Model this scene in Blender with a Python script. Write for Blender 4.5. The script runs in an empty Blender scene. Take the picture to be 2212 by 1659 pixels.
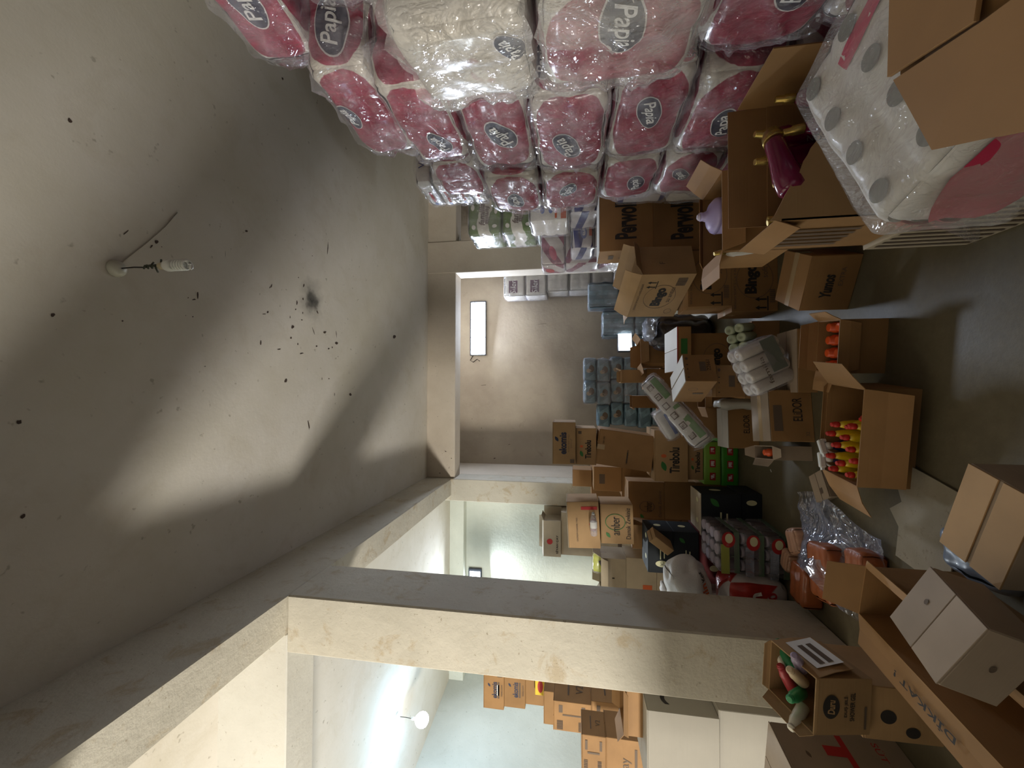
import bpy, math, random
from mathutils import Vector, Matrix, noise, bvhtree
D = bpy.data
C = bpy.context.scene.collection
sc = bpy.context.scene
PI = math.pi
random.seed(7)
rad = math.radians

# ---------------------------------------------------------------- camera (phone held sideways: the picture's left is the ceiling)
yaw, pitch, roll = rad(1.141), rad(8.848), rad(-0.014)
cyy, syy, cp, sp, cr, sr = math.cos(yaw), math.sin(yaw), math.cos(pitch), math.sin(pitch), math.cos(roll), math.sin(roll)
fwd = Vector((syy*cp, cyy*cp, sp)); right0 = Vector((cyy, -syy, 0)); up0 = right0.cross(fwd)
rgt = cr*right0 + sr*up0; upv = -sr*right0 + cr*up0
cam = D.cameras.new('camera'); cam.lens = 850/2212*36; cam.sensor_width = 36; cam.clip_start = .02
co = D.objects.new('camera', cam); C.objects.link(co)
m = Matrix((-upv, rgt, -fwd)).transposed().to_4x4(); m.translation = Vector((0, 0, 1.5))
co.matrix_world = m
sc.camera = co
sc.view_settings.view_transform = 'Standard'
sc.view_settings.look = 'None'
sc.view_settings.gamma = 1
sc.view_settings.exposure = 0.3
sc.view_settings.use_curve_mapping = False

# ---------------------------------------------------------------- world and lights
wd = D.worlds.new('world'); sc.world = wd; wd.use_nodes = True
wd.node_tree.nodes['Background'].inputs[0].default_value = (.75, .78, .85, 1)
wd.node_tree.nodes['Background'].inputs[1].default_value = .08
def area(name, loc, target, sx, sy, power, col, spread=180):
    l = D.lights.new(name, 'AREA'); l.shape = 'RECTANGLE'; l.size = sx; l.size_y = sy
    l.energy = power; l.color = col; l.spread = rad(spread)
    o = D.objects.new(name, l); C.objects.link(o); o.location = loc
    o.rotation_euler = (Vector(target)-Vector(loc)).to_track_quat('-Z', 'Y').to_euler()
    return o
def point(name, loc, r, power, col):
    l = D.lights.new(name, 'POINT'); l.shadow_soft_size = r; l.energy = power; l.color = col
    o = D.objects.new(name, l); C.objects.link(o); o.location = loc
    return o
# daylight that comes in low through the shop doorway at the front left, off the sunlit threshold
area('doorway_daylight', (-5.55, -1.7, .35), (-4.4, 2.3, 3.6), 1.3, .7, 455, (1, .95, .86))
# daylight from the loading door behind the photographer
area('loading_door_daylight', (.6, -2.7, 1.6), (.3, 3, 2.2), 2.2, 1.8, 1.2, (1, .93, .85))
area('floodlight_beam', (1.235, 7.36, 3.33), (1.0, 3.2, 1.6), .95, .28, 75, (.72, .82, 1))
area('side_floodlight_beam', (-3.47, 7.36, 3.3), (-3.3, 4, 1.2), .3, .2, 60, (.8, .9, 1))
point('globe_bulb_light', (-4.42, 5.05, 3.40), .09, 38, (.36, .68, 1))
area('low_floodlight_beam', (.88, 6.55, .64), (.7, 4.5, .9), .3, .2, 9, (.85, .92, 1))

# ---------------------------------------------------------------- materials
def newmat(name):
    M = D.materials.new(name); M.use_nodes = True
    nt = M.node_tree; b = nt.nodes['Principled BSDF']
    return M, nt, b
def N(nt, t, **k):
    n = nt.nodes.new(t)
    for a, v in k.items():
        if a in n.inputs: n.inputs[a].default_value = v
        else: setattr(n, a, v)
    return n
def ramp(nt, src, stops):
    r = nt.nodes.new('ShaderNodeValToRGB'); e = r.color_ramp.elements
    while len(e) < len(stops): e.new(.5)
    for i, (p, c) in enumerate(stops): e[i].position = p; e[i].color = (*c, 1)
    nt.links.new(src, r.inputs[0]); return r
def srgb(r, g, b):
    f = lambda c: (c/255/12.92) if c/255 <= .04045 else ((c/255+.055)/1.055)**2.4
    return (f(r), f(g), f(b))
def solid(name, col, rough=.6, spec=.5, metal=0, bump=0, bscale=60, var=.0, coat=0, alpha=None):
    M, nt, b = newmat(name)
    b.inputs['Base Color'].default_value = (*col, 1); b.inputs['Roughness'].default_value = rough
    b.inputs['Metallic'].default_value = metal; b.inputs['Specular IOR Level'].default_value = spec
    b.inputs['Coat Weight'].default_value = coat
    if alpha is not None: b.inputs['Alpha'].default_value = alpha
    tc = N(nt, 'ShaderNodeTexCoord')
    if var or bump:
        n = N(nt, 'ShaderNodeTexNoise', Scale=bscale, Detail=4.0); nt.links.new(tc.outputs['Object'], n.inputs['Vector'])
        if var:
            r = ramp(nt, n.outputs[0], [(.3, tuple(c*(1-var) for c in col)), (.7, tuple(min(1, c*(1+var)) for c in col))])
            nt.links.new(r.outputs[0], b.inputs['Base Color'])
        if bump:
            bp = N(nt, 'ShaderNodeBump', Strength=bump, Distance=.01); nt.links.new(n.outputs[0], bp.inputs['Height']); nt.links.new(bp.outputs[0], b.inputs['Normal'])
    return M
def plaster(name, c1, c2, stain, dirt=.25, scale=1.0, bump=.25, thr=(.60, .72)):
    M, nt, b = newmat(name); L = nt.links
    tc = N(nt, 'ShaderNodeTexCoord')
    n1 = N(nt, 'ShaderNodeTexNoise', Scale=1.3*scale, Detail=8.0, Roughness=.6); L.new(tc.outputs['Object'], n1.inputs['Vector'])
    r1 = ramp(nt, n1.outputs[0], [(.35, c1), (.65, c2)])
    n2 = N(nt, 'ShaderNodeTexNoise', Scale=5.0*scale, Detail=9.0, Roughness=.7, Distortion=.6); L.new(tc.outputs['Object'], n2.inputs['Vector'])
    r2 = ramp(nt, n2.outputs[0], [(thr[0], (0, 0, 0)), (thr[1], (dirt, dirt, dirt))])
    mx = N(nt, 'ShaderNodeMix', data_type='RGBA'); L.new(r2.outputs[0], mx.inputs[0]); L.new(r1.outputs[0], mx.inputs[6]); mx.inputs[7].default_value = (*stain, 1)
    v = N(nt, 'ShaderNodeTexNoise', Scale=38.0*scale, Detail=2.0); L.new(tc.outputs['Object'], v.inputs['Vector'])
    r3 = ramp(nt, v.outputs[0], [(.70, (0, 0, 0)), (.76, (.5, .5, .5))])
    mx2 = N(nt, 'ShaderNodeMix', data_type='RGBA'); L.new(r3.outputs[0], mx2.inputs[0]); L.new(mx.outputs[2], mx2.inputs[6]); mx2.inputs[7].default_value = (*[s*.5 for s in stain], 1)
    L.new(mx2.outputs[2], b.inputs['Base Color']); b.inputs['Roughness'].default_value = .85; b.inputs['Specular IOR Level'].default_value = .25
    n4 = N(nt, 'ShaderNodeTexNoise', Scale=14.0, Detail=8.0, Roughness=.65); L.new(tc.outputs['Object'], n4.inputs['Vector'])
    bp = N(nt, 'ShaderNodeBump', Strength=bump, Distance=.02); L.new(n4.outputs[0], bp.inputs['Height']); L.new(bp.outputs[0], b.inputs['Normal'])
    return M
M_ceil = plaster('ceiling_plaster', (.585, .545, .455), (.69, .655, .60), (.46, .40, .29), .22, .5, .12, (.52, .66))
M_wall = plaster('wall_plaster', (.54, .47, .38), (.62, .55, .46), (.38, .35, .28), .35, 1)
M_pillar = plaster('pillar_plaster', (.50, .465, .385), (.59, .55, .46), (.40, .30, .17), .55, 1.1, .4, (.545, .64))
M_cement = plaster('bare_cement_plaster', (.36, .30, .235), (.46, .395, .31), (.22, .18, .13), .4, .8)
M_cement_dark = plaster('darkened_cement_plaster', (.15, .13, .105), (.20, .175, .14), (.1, .08, .06), .4, .8)  # walls round the camera darkened to cut bounce light on the foreground
M_wall_bright = plaster('brightened_wall_plaster', (.60, .62, .54), (.70, .72, .63), (.52, .52, .42), .35, 1)  # lighter wall plaster: the left bay's brightness is put into the colour
M_leftwall = plaster('left_wall_plaster', (.56, .57, .52), (.64, .65, .60), (.42, .42, .36), .3, 1)
def floor_mat():
    M, nt, b = newmat('concrete_floor'); L = nt.links
    tc = N(nt, 'ShaderNodeTexCoord')
    n1 = N(nt, 'ShaderNodeTexNoise', Scale=1.1, Detail=9.0, Roughness=.62); L.new(tc.outputs['Object'], n1.inputs['Vector'])
    r1 = ramp(nt, n1.outputs[0], [(.3, (.085, .070, .038)), (.55, (.135, .113, .066)), (.75, (.21, .182, .12))])
    n2 = N(nt, 'ShaderNodeTexNoise', Scale=26.0, Detail=6.0, Roughness=.7); L.new(tc.outputs['Object'], n2.inputs['Vector'])
    mx = N(nt, 'ShaderNodeMix', data_type='RGBA', blend_type='MULTIPLY'); mx.inputs[0].default_value = .5
    r2 = ramp(nt, n2.outputs[0], [(.3, (.6, .6, .6)), (.7, (1, 1, 1))]); L.new(r1.outputs[0], mx.inputs[6]); L.new(r2.outputs[0], mx.inputs[7])
    L.new(mx.outputs[2], b.inputs['Base Color'])
    rr = ramp(nt, n1.outputs[0], [(.3, (.42, .42, .42)), (.7, (.7, .7, .7))]); L.new(rr.outputs[0], b.inputs['Roughness'])
    bp = N(nt, 'ShaderNodeBump', Strength=.15, Distance=.01); L.new(n2.outputs[0], bp.inputs['Height']); L.new(bp.outputs[0], b.inputs['Normal'])
    return M
M_floor = floor_mat()
def carton_mat(name, col, var=.12):
    M, nt, b = newmat(name); L = nt.links
    tc = N(nt, 'ShaderNodeTexCoord'); oi = N(nt, 'ShaderNodeObjectInfo')
    add = N(nt, 'ShaderNodeVectorMath', operation='ADD'); L.new(tc.outputs['Object'], add.inputs[0])
    sc_ = N(nt, 'ShaderNodeVectorMath', operation='SCALE'); L.new(oi.outputs['Location'], sc_.inputs[0]); sc_.inputs[3].default_value = 3.1; L.new(sc_.outputs[0], add.inputs[1])
    n1 = N(nt, 'ShaderNodeTexNoise', Scale=5.0, Detail=5.0); L.new(add.outputs[0], n1.inputs['Vector'])
    r1 = ramp(nt, n1.outputs[0], [(.3, tuple(c*(1-var) for c in col)), (.7, tuple(c*(1+var*.6) for c in col))])
    hs = N(nt, 'ShaderNodeHueSaturation'); L.new(r1.outputs[0], hs.inputs['Color'])
    mr = N(nt, 'ShaderNodeMapRange'); L.new(oi.outputs['Random'], mr.inputs[0]); mr.inputs[3].default_value = .88; mr.inputs[4].default_value = 1.1; L.new(mr.outputs[0], hs.inputs['Value'])
    L.new(hs.outputs[0], b.inputs['Base Color']); b.inputs['Roughness'].default_value = .72; b.inputs['Specular IOR Level'].default_value = .3
    mp = N(nt, 'ShaderNodeMapping'); mp.inputs[3].default_value = (3, 3, 160); L.new(tc.outputs['Object'], mp.inputs[0])
    n2 = N(nt, 'ShaderNodeTexNoise', Scale=1.0, Detail=1.0); L.new(mp.outputs[0], n2.inputs['Vector'])
    bp = N(nt, 'ShaderNodeBump', Strength=.12, Distance=.004); L.new(n2.outputs[0], bp.inputs['Height']); L.new(bp.outputs[0], b.inputs['Normal'])
    return M
M_card = carton_mat('brown_cardboard', (.31, .172, .070))
M_card_tan = carton_mat('tan_cardboard', (.39, .245, .118))
M_card_pale = carton_mat('pale_cardboard', (.36, .285, .215))
M_card_grey = carton_mat('greyish_cardboard', (.44, .37, .27))
M_white = carton_mat('white_carton', (.66, .65, .62), .05)
M_black = carton_mat('black_carton', (.018, .022, .026), .2)
M_ink = solid('dark_ink', (.022, .018, .016), .7)
M_ink2 = solid('faded_ink', (.12, .085, .06), .8)
M_navy = solid('navy_ink', (.012, .02, .055), .5)
M_redink = solid('red_ink', (.45, .02, .02), .6)
M_orink = solid('orange_ink', (.6, .12, .03), .6)
M_grink = solid('green_ink', (.03, .16, .03), .6)
M_whiteink = solid('white_ink', (.8, .8, .78), .6)
M_creamink = solid('cream_ink', (.7, .68, .42), .6)
M_plumink = solid('plum_ink', (.12, .05, .09), .5)
M_blueink = solid('blue_ink', (.02, .035, .22), .45)
M_greenl = solid('fresh_green_ink', (.08, .26, .03), .45)
M_dark = solid('dark_inside', (.02, .016, .012), .9)

# ---------------------------------------------------------------- helpers
def tag(o, label=None, cat=None, group=None, kind=None):
    if label: o['label'] = label
    if cat: o['category'] = cat
    if group: o['group'] = group
    if kind: o['kind'] = kind
    return o
class MB:
    def __init__(s): s.v = []; s.f = []; s.mi = []; s.cm = 0; s.sm = []
    def add(s, vs, fs, M=None, smooth=False):
        o = len(s.v)
        for p in vs:
            p = Vector(p); s.v.append(M @ p if M else p)
        for f in fs: s.f.append([i+o for i in f]); s.mi.append(s.cm); s.sm.append(smooth)
        return s
    def box(s, a, b, M=None, bev=0):
        x0, y0, z0 = a; x1, y1, z1 = b
        if bev <= 0:
            vs = [(x, y, z) for z in (z0, z1) for y in (y0, y1) for x in (x0, x1)]
            return s.add(vs, [(0, 2, 3, 1), (4, 5, 7, 6), (0, 1, 5, 4), (2, 6, 7, 3), (0, 4, 6, 2), (1, 3, 7, 5)], M)
        import bmesh
        bm = bmesh.new(); bmesh.ops.create_cube(bm, size=1)
        for v in bm.verts: v.co = Vector((x0+(v.co.x+.5)*(x1-x0), y0+(v.co.y+.5)*(y1-y0), z0+(v.co.z+.5)*(z1-z0)))
        bmesh.ops.bevel(bm, geom=bm.edges[:], offset=bev, segments=1, affect='EDGES')
        bm.verts.index_update()
        s.add([v.co.copy() for v in bm.verts], [[v.index for v in f.verts] for f in bm.faces], M); bm.free(); return s
    def slab(s, pts, t, M=None):          # polygon (list of 3-D points) thickened by t along its normal
        P = [Vector(p) for p in pts]; n = Vector((0, 0, 0))
        for i in range(len(P)): n += (P[i]-P[0]).cross(P[(i+1) % len(P)]-P[0])
        n.normalize(); k = len(P)
        vs = P+[p-n*t for p in P]
        fs = [list(range(k)), list(range(2*k-1, k-1, -1))]+[[i, i+k, (i+1) % k+k, (i+1) % k] for i in range(k)]
        return s.add(vs, fs, M)
    def lathe(s, prof, n=16, M=None, smooth=True, cap=True, rfun=None):
        vs = []; fs = []
        for r, z in prof:
            for i in range(n):
                a = 2*PI*i/n; q = rfun(a, z) if rfun else 1
                vs.append((r*q*math.cos(a), r*q*math.sin(a), z))
        for j in range(len(prof)-1):
            for i in range(n): fs.append((j*n+i, j*n+(i+1) % n, (j+1)*n+(i+1) % n, (j+1)*n+i))
        s.add(vs, fs, M, smooth)
        if cap:
            o = len(s.v)-len(vs)
            s.f.append([o+i for i in range(n)][::-1]); s.mi.append(s.cm); s.sm.append(False)
            s.f.append([o+(len(prof)-1)*n+i for i in range(n)]); s.mi.append(s.cm); s.sm.append(False)
        return s
    def tube(s, pts, r, n=8, M=None):
        P = [Vector(p) for p in pts]; vs = []; fs = []; up = Vector((.13, .21, .97)).normalized()
        for k, p in enumerate(P):
            t = (P[min(k+1, len(P)-1)]-P[max(k-1, 0)]).normalized()
            a = t.cross(up).normalized(); b = t.cross(a); rr = r[k] if isinstance(r, (list, tuple)) else r
            for i in range(n): vs.append(p+rr*(math.cos(2*PI*i/n)*a+math.sin(2*PI*i/n)*b))
        for j in range(len(P)-1):
            for i in range(n): fs.append((j*n+i, j*n+(i+1) % n, (j+1)*n+(i+1) % n, (j+1)*n+i))
        s.add(vs, fs, M, True); o = len(s.v)-len(vs)
        for ring in ([o+i for i in range(n)][::-1], [o+(len(P)-1)*n+i for i in range(n)]): s.f.append(ring); s.mi.append(s.cm); s.sm.append(False)
        return s
    def disc(s, c, u, v, n=24, M=None):
        c, u, v = Vector(c), Vector(u), Vector(v)
        return s.add([c+u*math.cos(2*PI*i/n)+v*math.sin(2*PI*i/n) for i in range(n)], [list(range(n))], M)
    def ring(s, c, u, v, k=.94, n=32, M=None):
        c, u, v = Vector(c), Vector(u), Vector(v)
        vs = [c+(u*math.cos(2*PI*i/n)+v*math.sin(2*PI*i/n))*q for q in (1, k) for i in range(n)]
        return s.add(vs, [(i, (i+1) % n, n+(i+1) % n, n+i) for i in range(n)], M)
    def build(s, name, mat, parent=None, loc=None):
        me = D.meshes.new(name); me.from_pydata([tuple(v) for v in s.v], [], s.f)
        for m_ in (mat if isinstance(mat, (list, tuple)) else [mat]): me.materials.append(m_)
        for p, i, q in zip(me.polygons, s.mi, s.sm): p.material_index = i; p.use_smooth = q
        me.update()
        o = D.objects.new(name, me); C.objects.link(o)
        if parent: o.parent = parent
        if loc: o.location = loc
        return o
def empty(name, loc=(0, 0, 0), rot=(0, 0, 0)):
    o = D.objects.new(name, None); C.objects.link(o); o.empty_display_size = .1
    o.location = loc; o.rotation_mode = 'YXZ'; o.rotation_euler = rot
    return o
def struct(name, mb, mat): return tag(mb.build(name, mat), kind='structure')
_tc = {}
def text_geo(body, offset=0, shear=0):
    key = (body, offset, shear)
    if key not in _tc:
        cu = D.curves.new('t', 'FONT'); cu.body = body; cu.size = 1; cu.align_x = 'CENTER'; cu.align_y = 'CENTER'
        cu.offset = offset; cu.shear = shear; cu.resolution_u = 4
        o = D.objects.new('t', cu); C.objects.link(o)
        dg = bpy.context.evaluated_depsgraph_get()
        me = D.meshes.new_from_object(o.evaluated_get(dg))
        _tc[key] = ([v.co.copy() for v in me.vertices], [list(p.vertices) for p in me.polygons])
        D.objects.remove(o); D.curves.remove(cu); D.meshes.remove(me)
    return _tc[key]
def put_text(mb, body, origin, U, V, hgt, width=None, offset=0, shear=0, fn=None):
    vs, fs = text_geo(body, offset, shear)
    xs = [v.x for v in vs]; ys = [v.y for v in vs]
    cx, cy = (min(xs)+max(xs))/2, (min(ys)+max(ys))/2
    ky = hgt/(max(ys)-min(ys)); kx = width/(max(xs)-min(xs)) if width else ky
    origin, U, V = Vector(origin), Vector(U), Vector(V)
    pts = [origin+U*((v.x-cx)*kx)+V*((v.y-cy)*ky) for v in vs]
    if fn: pts = [fn(p) for p in pts]
    mb.add(pts, fs)
# ---------------------------------------------------------------- the building
ZB, YR = 3.43, 7.5
cz = lambda y: 4.02-.026*y
mb = MB(); mb.box((-7.2, -3.2, -.1), (4.3, 7.7, 0)); struct('floor', mb, M_floor)
M_beam = plaster('beam_plaster', (.55, .53, .475), (.62, .605, .55), (.42, .36, .25), .4, 1.2, .3)
def slab_c(x0, x1, y0, y1):
    mb = MB(); q = [(x0, y0, cz(y0)), (x1, y0, cz(y0)), (x1, y1, cz(y1)), (x0, y1, cz(y1))]
    mb.add(q+[(x, y, z+.15) for x, y, z in q], [(3, 2, 1, 0), (4, 5, 6, 7), (0, 1, 5, 4), (1, 2, 6, 5), (2, 3, 7, 6), (3, 0, 4, 7)]); return mb
struct('ceiling', slab_c(-7.2, 4.3, -3.2, 7.7), M_ceil)
TOP = 4.2
def mbox(*a, **k): m_ = MB(); m_.box(*a, **k); return m_
struct('trim_1', mbox((-1.66, -3.0, ZB), (-1.395, 6.1, TOP), bev=.008), M_pillar)          # long beam
struct('trim_2', mbox((-1.785, 2.45, 0), (-1.395, 2.93, ZB+.003), bev=.01), M_pillar)       # near pillar
struct('trim_3', mbox((-7.0, 2.45, ZB), (-1.66, 2.74, TOP), bev=.008), M_beam)            # beam off the near pillar to the left
struct('trim_4', mbox((-1.745, 6.1, 0), (-1.395, 6.5, TOP), bev=.01), M_pillar)             # rear left pillar
struct('trim_5', mbox((-1.395, 6.15, 3.39), (4.0, 6.45, TOP), bev=.008), M_wall)            # rear beam
struct('trim_6', mbox((1.93, 6.13, 0), (2.45, 6.47, TOP), bev=.01), M_wall)                 # rear right pillar
struct('trim_7', mbox((-1.785, .42, 0), (-1.395, 1.02, TOP), bev=.01), M_pillar)            # pillar beside the photographer
struct('trim_8', mbox((-7.0, 7.30, 3.56), (-1.745, 7.52, TOP), bev=.006), M_wall_bright)       # ledge beam on the rear wall
struct('wall_back', mbox((-1.5, YR, 0), (4.3, YR+.2, TOP)), M_cement)
struct('wall_back_left', mbox((-7.2, YR, 0), (-1.5, YR+.2, TOP)), M_wall_bright)
struct('wall_partition', mbox((-1.60, 6.5, 0), (-1.395, YR, TOP)), M_wall)
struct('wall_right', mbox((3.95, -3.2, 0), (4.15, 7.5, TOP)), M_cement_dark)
struct('low_light_blocker', mbox((-3.2, .55, 0), (-1.9, 1.15, .82), bev=.01).box((-2.6, -1.0, 0), (-1.9, .54, .78)), M_cement_dark)               # unseen block added to keep the doorway light off the near goods
w = MB(); w.add([(-5.42, 7.5, 0), (-6.75, -.6, 0), (-6.95, -.6, 0), (-5.62, 7.5, 0), (-5.42, 7.5, TOP), (-6.75, -.6, TOP), (-6.95, -.6, TOP), (-5.62, 7.5, TOP)],
      [(0, 1, 2, 3), (7, 6, 5, 4), (0, 4, 5, 1), (1, 5, 6, 2), (2, 6, 7, 3), (3, 7, 4, 0)]); struct('wall_left', w, M_leftwall)
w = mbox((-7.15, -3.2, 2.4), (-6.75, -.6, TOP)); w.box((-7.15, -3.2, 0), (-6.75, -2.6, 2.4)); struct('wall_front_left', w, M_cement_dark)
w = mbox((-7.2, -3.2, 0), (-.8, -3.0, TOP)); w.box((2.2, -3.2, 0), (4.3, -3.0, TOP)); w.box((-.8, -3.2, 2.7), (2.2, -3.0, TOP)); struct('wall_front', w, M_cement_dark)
# ---------------------------------------------------------------- measured places of the boxes: x, y, z, turn, width, depth, height, lean x, lean y
P = {'bingo0': [0.827, 3.322, 0.0, -0.0, 0.443, 0.3, 0.319, 0.0, 0.001],
     'bingo1': [0.868, 3.322, 0.32, -0.0, 0.432, 0.3, 0.311, -0.0, 0.0],
     'bingo2': [0.872, 3.308, 0.64, 0.397, 0.26, 0.552, 0.386, 0.074, -0.031],
     'yellowbox': [-0.191, 2.12, -0.0, -0.128, 0.451, 0.257, 0.223, 0.0, 0.0],
     'orangebox': [0.237, 2.244, -0.0, -0.115, 0.266, 0.176, 0.209, 0.0, -0.0],
     'elidor0': [-0.162, 2.881, 0.0, 0.121, 0.329, 0.25, 0.257, 0.0, 0.0],
     'elidor1': [-0.299, 3.614, 0.0, 0.055, 0.335, 0.244, 0.239, 0.0, 0.0],
     'green0': [-0.664, 4.101, 0.0, -0.0, 0.369, 0.4, 0.186, -0.0, 0.0],
     'green1': [-0.658, 4.1, 0.187, -0.0, 0.393, 0.4, 0.1, 0.0, 0.0],
     'tir0': [-0.627, 4.1, 0.288, -0.0, 0.383, 0.38, 0.142, 0.0, 0.0],
     'tir1': [-0.598, 4.08, 0.431, -0.0, 0.479, 0.4, 0.295, -0.0, -0.0],
     'plain1': [-0.596, 4.1, 0.747, 0.0, 0.344, 0.35, 0.527, -0.0, 0.131],
     'tir2': [-0.541, 4.15, 1.262, -0.0, 0.362, 0.33, 0.208, 0.0, -0.0],
     'eko': [-0.509, 4.12, 1.475, -0.0, 0.416, 0.35, 0.227, 0.0, -0.0],
     'bk0': [-0.972, 4.7, 0.974, -0.0, 0.268, 0.35, 0.302, 0.0, -0.0],
     'bk1': [-1.064, 4.9, 1.276, -0.0, 0.164, 0.3, 0.232, 0.0, -0.0],
     'ambdark': [-1.105, 4.4, 0.6, 0.039, 0.465, 0.3, 0.347, 0.0, -0.0],
     'bk2': [-1.041, 4.5, 0.319, -0.0, 0.215, 0.35, 0.265, 0.0, -0.0],
     'anka': [-1.191, 3.9, 1.266, -0.0, 0.422, 0.345, 0.293, 0.0, -0.1],
     'amber': [-1.173, 3.85, 0.978, -0.0, 0.353, 0.448, 0.28, -0.0, -0.064],
     'blk0': [-1.324, 3.9, 0.483, -0.0, 0.368, 0.3, 0.197, 0.0, -0.0],
     'blk1': [-1.332, 3.9, 0.681, -0.0, 0.379, 0.3, 0.2, 0.0, -0.0],
     'blkbig': [-1.108, 3.6, 0.16, -0.0, 0.445, 0.282, 0.306, -0.0, 0.0],
     'tray': [-1.232, 3.261, 0.0, -0.0, 0.414, 0.417, 0.145, -0.0, 0.0],
     'cay': [-2.156, 6.0, 1.677, -0.0, 0.52, 0.3, 0.25, 0.0, -0.0],
     'lk0': [-3.842, 5.2, 2.385, -0.0, 0.488, 0.3, 0.264, 0.0, -0.0],
     'lk3': [-3.524, 4.6, 1.316, -0.0, 0.316, 0.3, 0.417, 0.0, -0.0],
     'white0': [-2.142, 3.1, 0.522, 0.0, 0.32, 0.6, 0.398, 0.0, -0.001],
     'duru': [-1.298, 1.976, 0.3, 0.006, 0.208, 0.218, 0.273, 0.323, 0.14],
     'nearbox': [-0.841, 1.47, 0.15, -0.161, 0.236, 0.31, 0.2, -0.283, 0.387],
     'nearbox2': [-0.389, 1.375, -0.0, -0.357, 0.296, 0.198, 0.3, -0.0, -0.0],
     'rollpack': [1.012, 1.665, 0.207, -1.117, 0.358, 0.93, 0.249, 0.041, 0.208],
     'butil': [-1.878, 2.156, 0.046, -0.173, 0.4, 0.14, 0.49, 0.115, 0.0],
     'perw2': [1.4, 3.45, 0.86, -0.0, 0.487, 0.319, 0.43, 0.0, 0.0],
     'perw1': [1.368, 3.45, 0.429, -0.0, 0.48, 0.34, 0.43, -0.0, 0.0],
     'arA': [0.093, 3.0, 0.551, 0.407, 0.202, 0.37, 0.205, 0.0, -0.0],
     'arB': [0.08, 3.15, 0.295, -0.0, 0.229, 0.28, 0.198, 0.0, 0.0],
     'whitetop': [0.387, 3.9, 0.471, 0.0, 0.389, 0.476, 0.121, -0.0, -0.0],
     'bingoB': [0.303, 3.9, 0.12, -0.0, 0.462, 0.35, 0.324, 0.0, 0.0],
     'smA': [0.2, 5.2, 0.607, -0.0, 0.157, 0.2, 0.308, 0.0, 0.0],
     'smB': [-0.052, 5.2, 0.63, -0.0, 0.116, 0.2, 0.167, 0.0, -0.0],
     'smC': [0.469, 5.0, 0.445, -0.0, 0.313, 0.3, 0.305, 0.0, 0.0],
     'k2a': [-3.081, 4.0, 1.34, 0.0, 0.276, 0.25, 0.361, 0.0, -0.0],
     'k2b': [-3.042, 4.0, 0.997, 0.0, 0.277, 0.297, 0.331, 0.0, -0.0],
     'k1a': [-3.611, 4.9, 2.333, 0.0, 0.459, 0.3, 0.251, 0.0, -0.0],
     'k1b': [-3.581, 4.9, 2.074, -0.0, 0.428, 0.3, 0.256, 0.0, -0.0],
     'k1c': [-3.537, 4.9, 1.852, -0.0, 0.392, 0.3, 0.218, 0.0, -0.0],
     'k1d': [-3.439, 4.6, 1.395, -0.0, 0.347, 0.3, 0.424, 0.0, -0.0],
     'k3': [-2.876, 3.4, 1.257, -0.0, 0.28, 0.3, 0.185, 0.0, -0.0],
     'k3b': [-2.907, 3.5, 0.909, -0.0, 0.313, 0.3, 0.329, 0.0, -0.0],
     'wh0': [-2.338, 2.75, 0.553, -0.0, 0.5, 0.405, 0.471, -0.0, -0.0],
     'wh1': [-2.251, 2.6, 0.389, -0.0, 0.5, 0.272, 0.196, -0.0, 0.0],
     'tanopen': [-2.219, 3.0, 0.908, -0.0, 0.315, 0.25, 0.167, 0.0, -0.0],
     'durulow': [-1.412, 2.174, 0.0, -0.0, 0.228, 0.3, 0.15, 0.0, 0.0],
     'fam0': [2.176, 4.9, 2.379, -0.0, 0.467, 0.5, 0.42, 0.0, 0.0],
     'fam1': [2.153, 4.9, 1.973, -0.0, 0.45, 0.5, 0.404, 0.0, 0.0],
     'or0': [1.807, 3.9, 1.523, -0.0, 0.372, 0.4, 0.4, 0.0, 0.0],
     'pk0': [1.981, 4.85, 1.708, -0.0, 0.522, 0.4, 0.258, 0.0, 0.0],
     'pk1': [1.967, 4.85, 1.529, -0.0, 0.519, 0.4, 0.178, 0.0, 0.0],
     'bl0': [1.91, 4.2, 1.263, -0.0, 0.255, 0.4, 0.265, 0.0, 0.0],
     'bl1': [1.7, 4.4, 1.285, -0.0, 0.336, 0.4, 0.241, 0.0, 0.0],
     'li0': [1.598, 3.2, 0.807, -0.0, 0.215, 0.4, 0.344, 0.0, 0.0],
     'wp0': [1.413, 2.8, 0.606, -0.0, 0.186, 0.3, 0.181, 0.0, 0.0],
     'st0': [1.626, 2.75, 2.254, -0.0, 0.278, 0.3, 0.401, 0.0, 0.0],
     'yumos': [0.654, 2.491, -0.0, -0.442, 0.297, 0.289, 0.248, -0.0, 0.0]}
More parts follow.
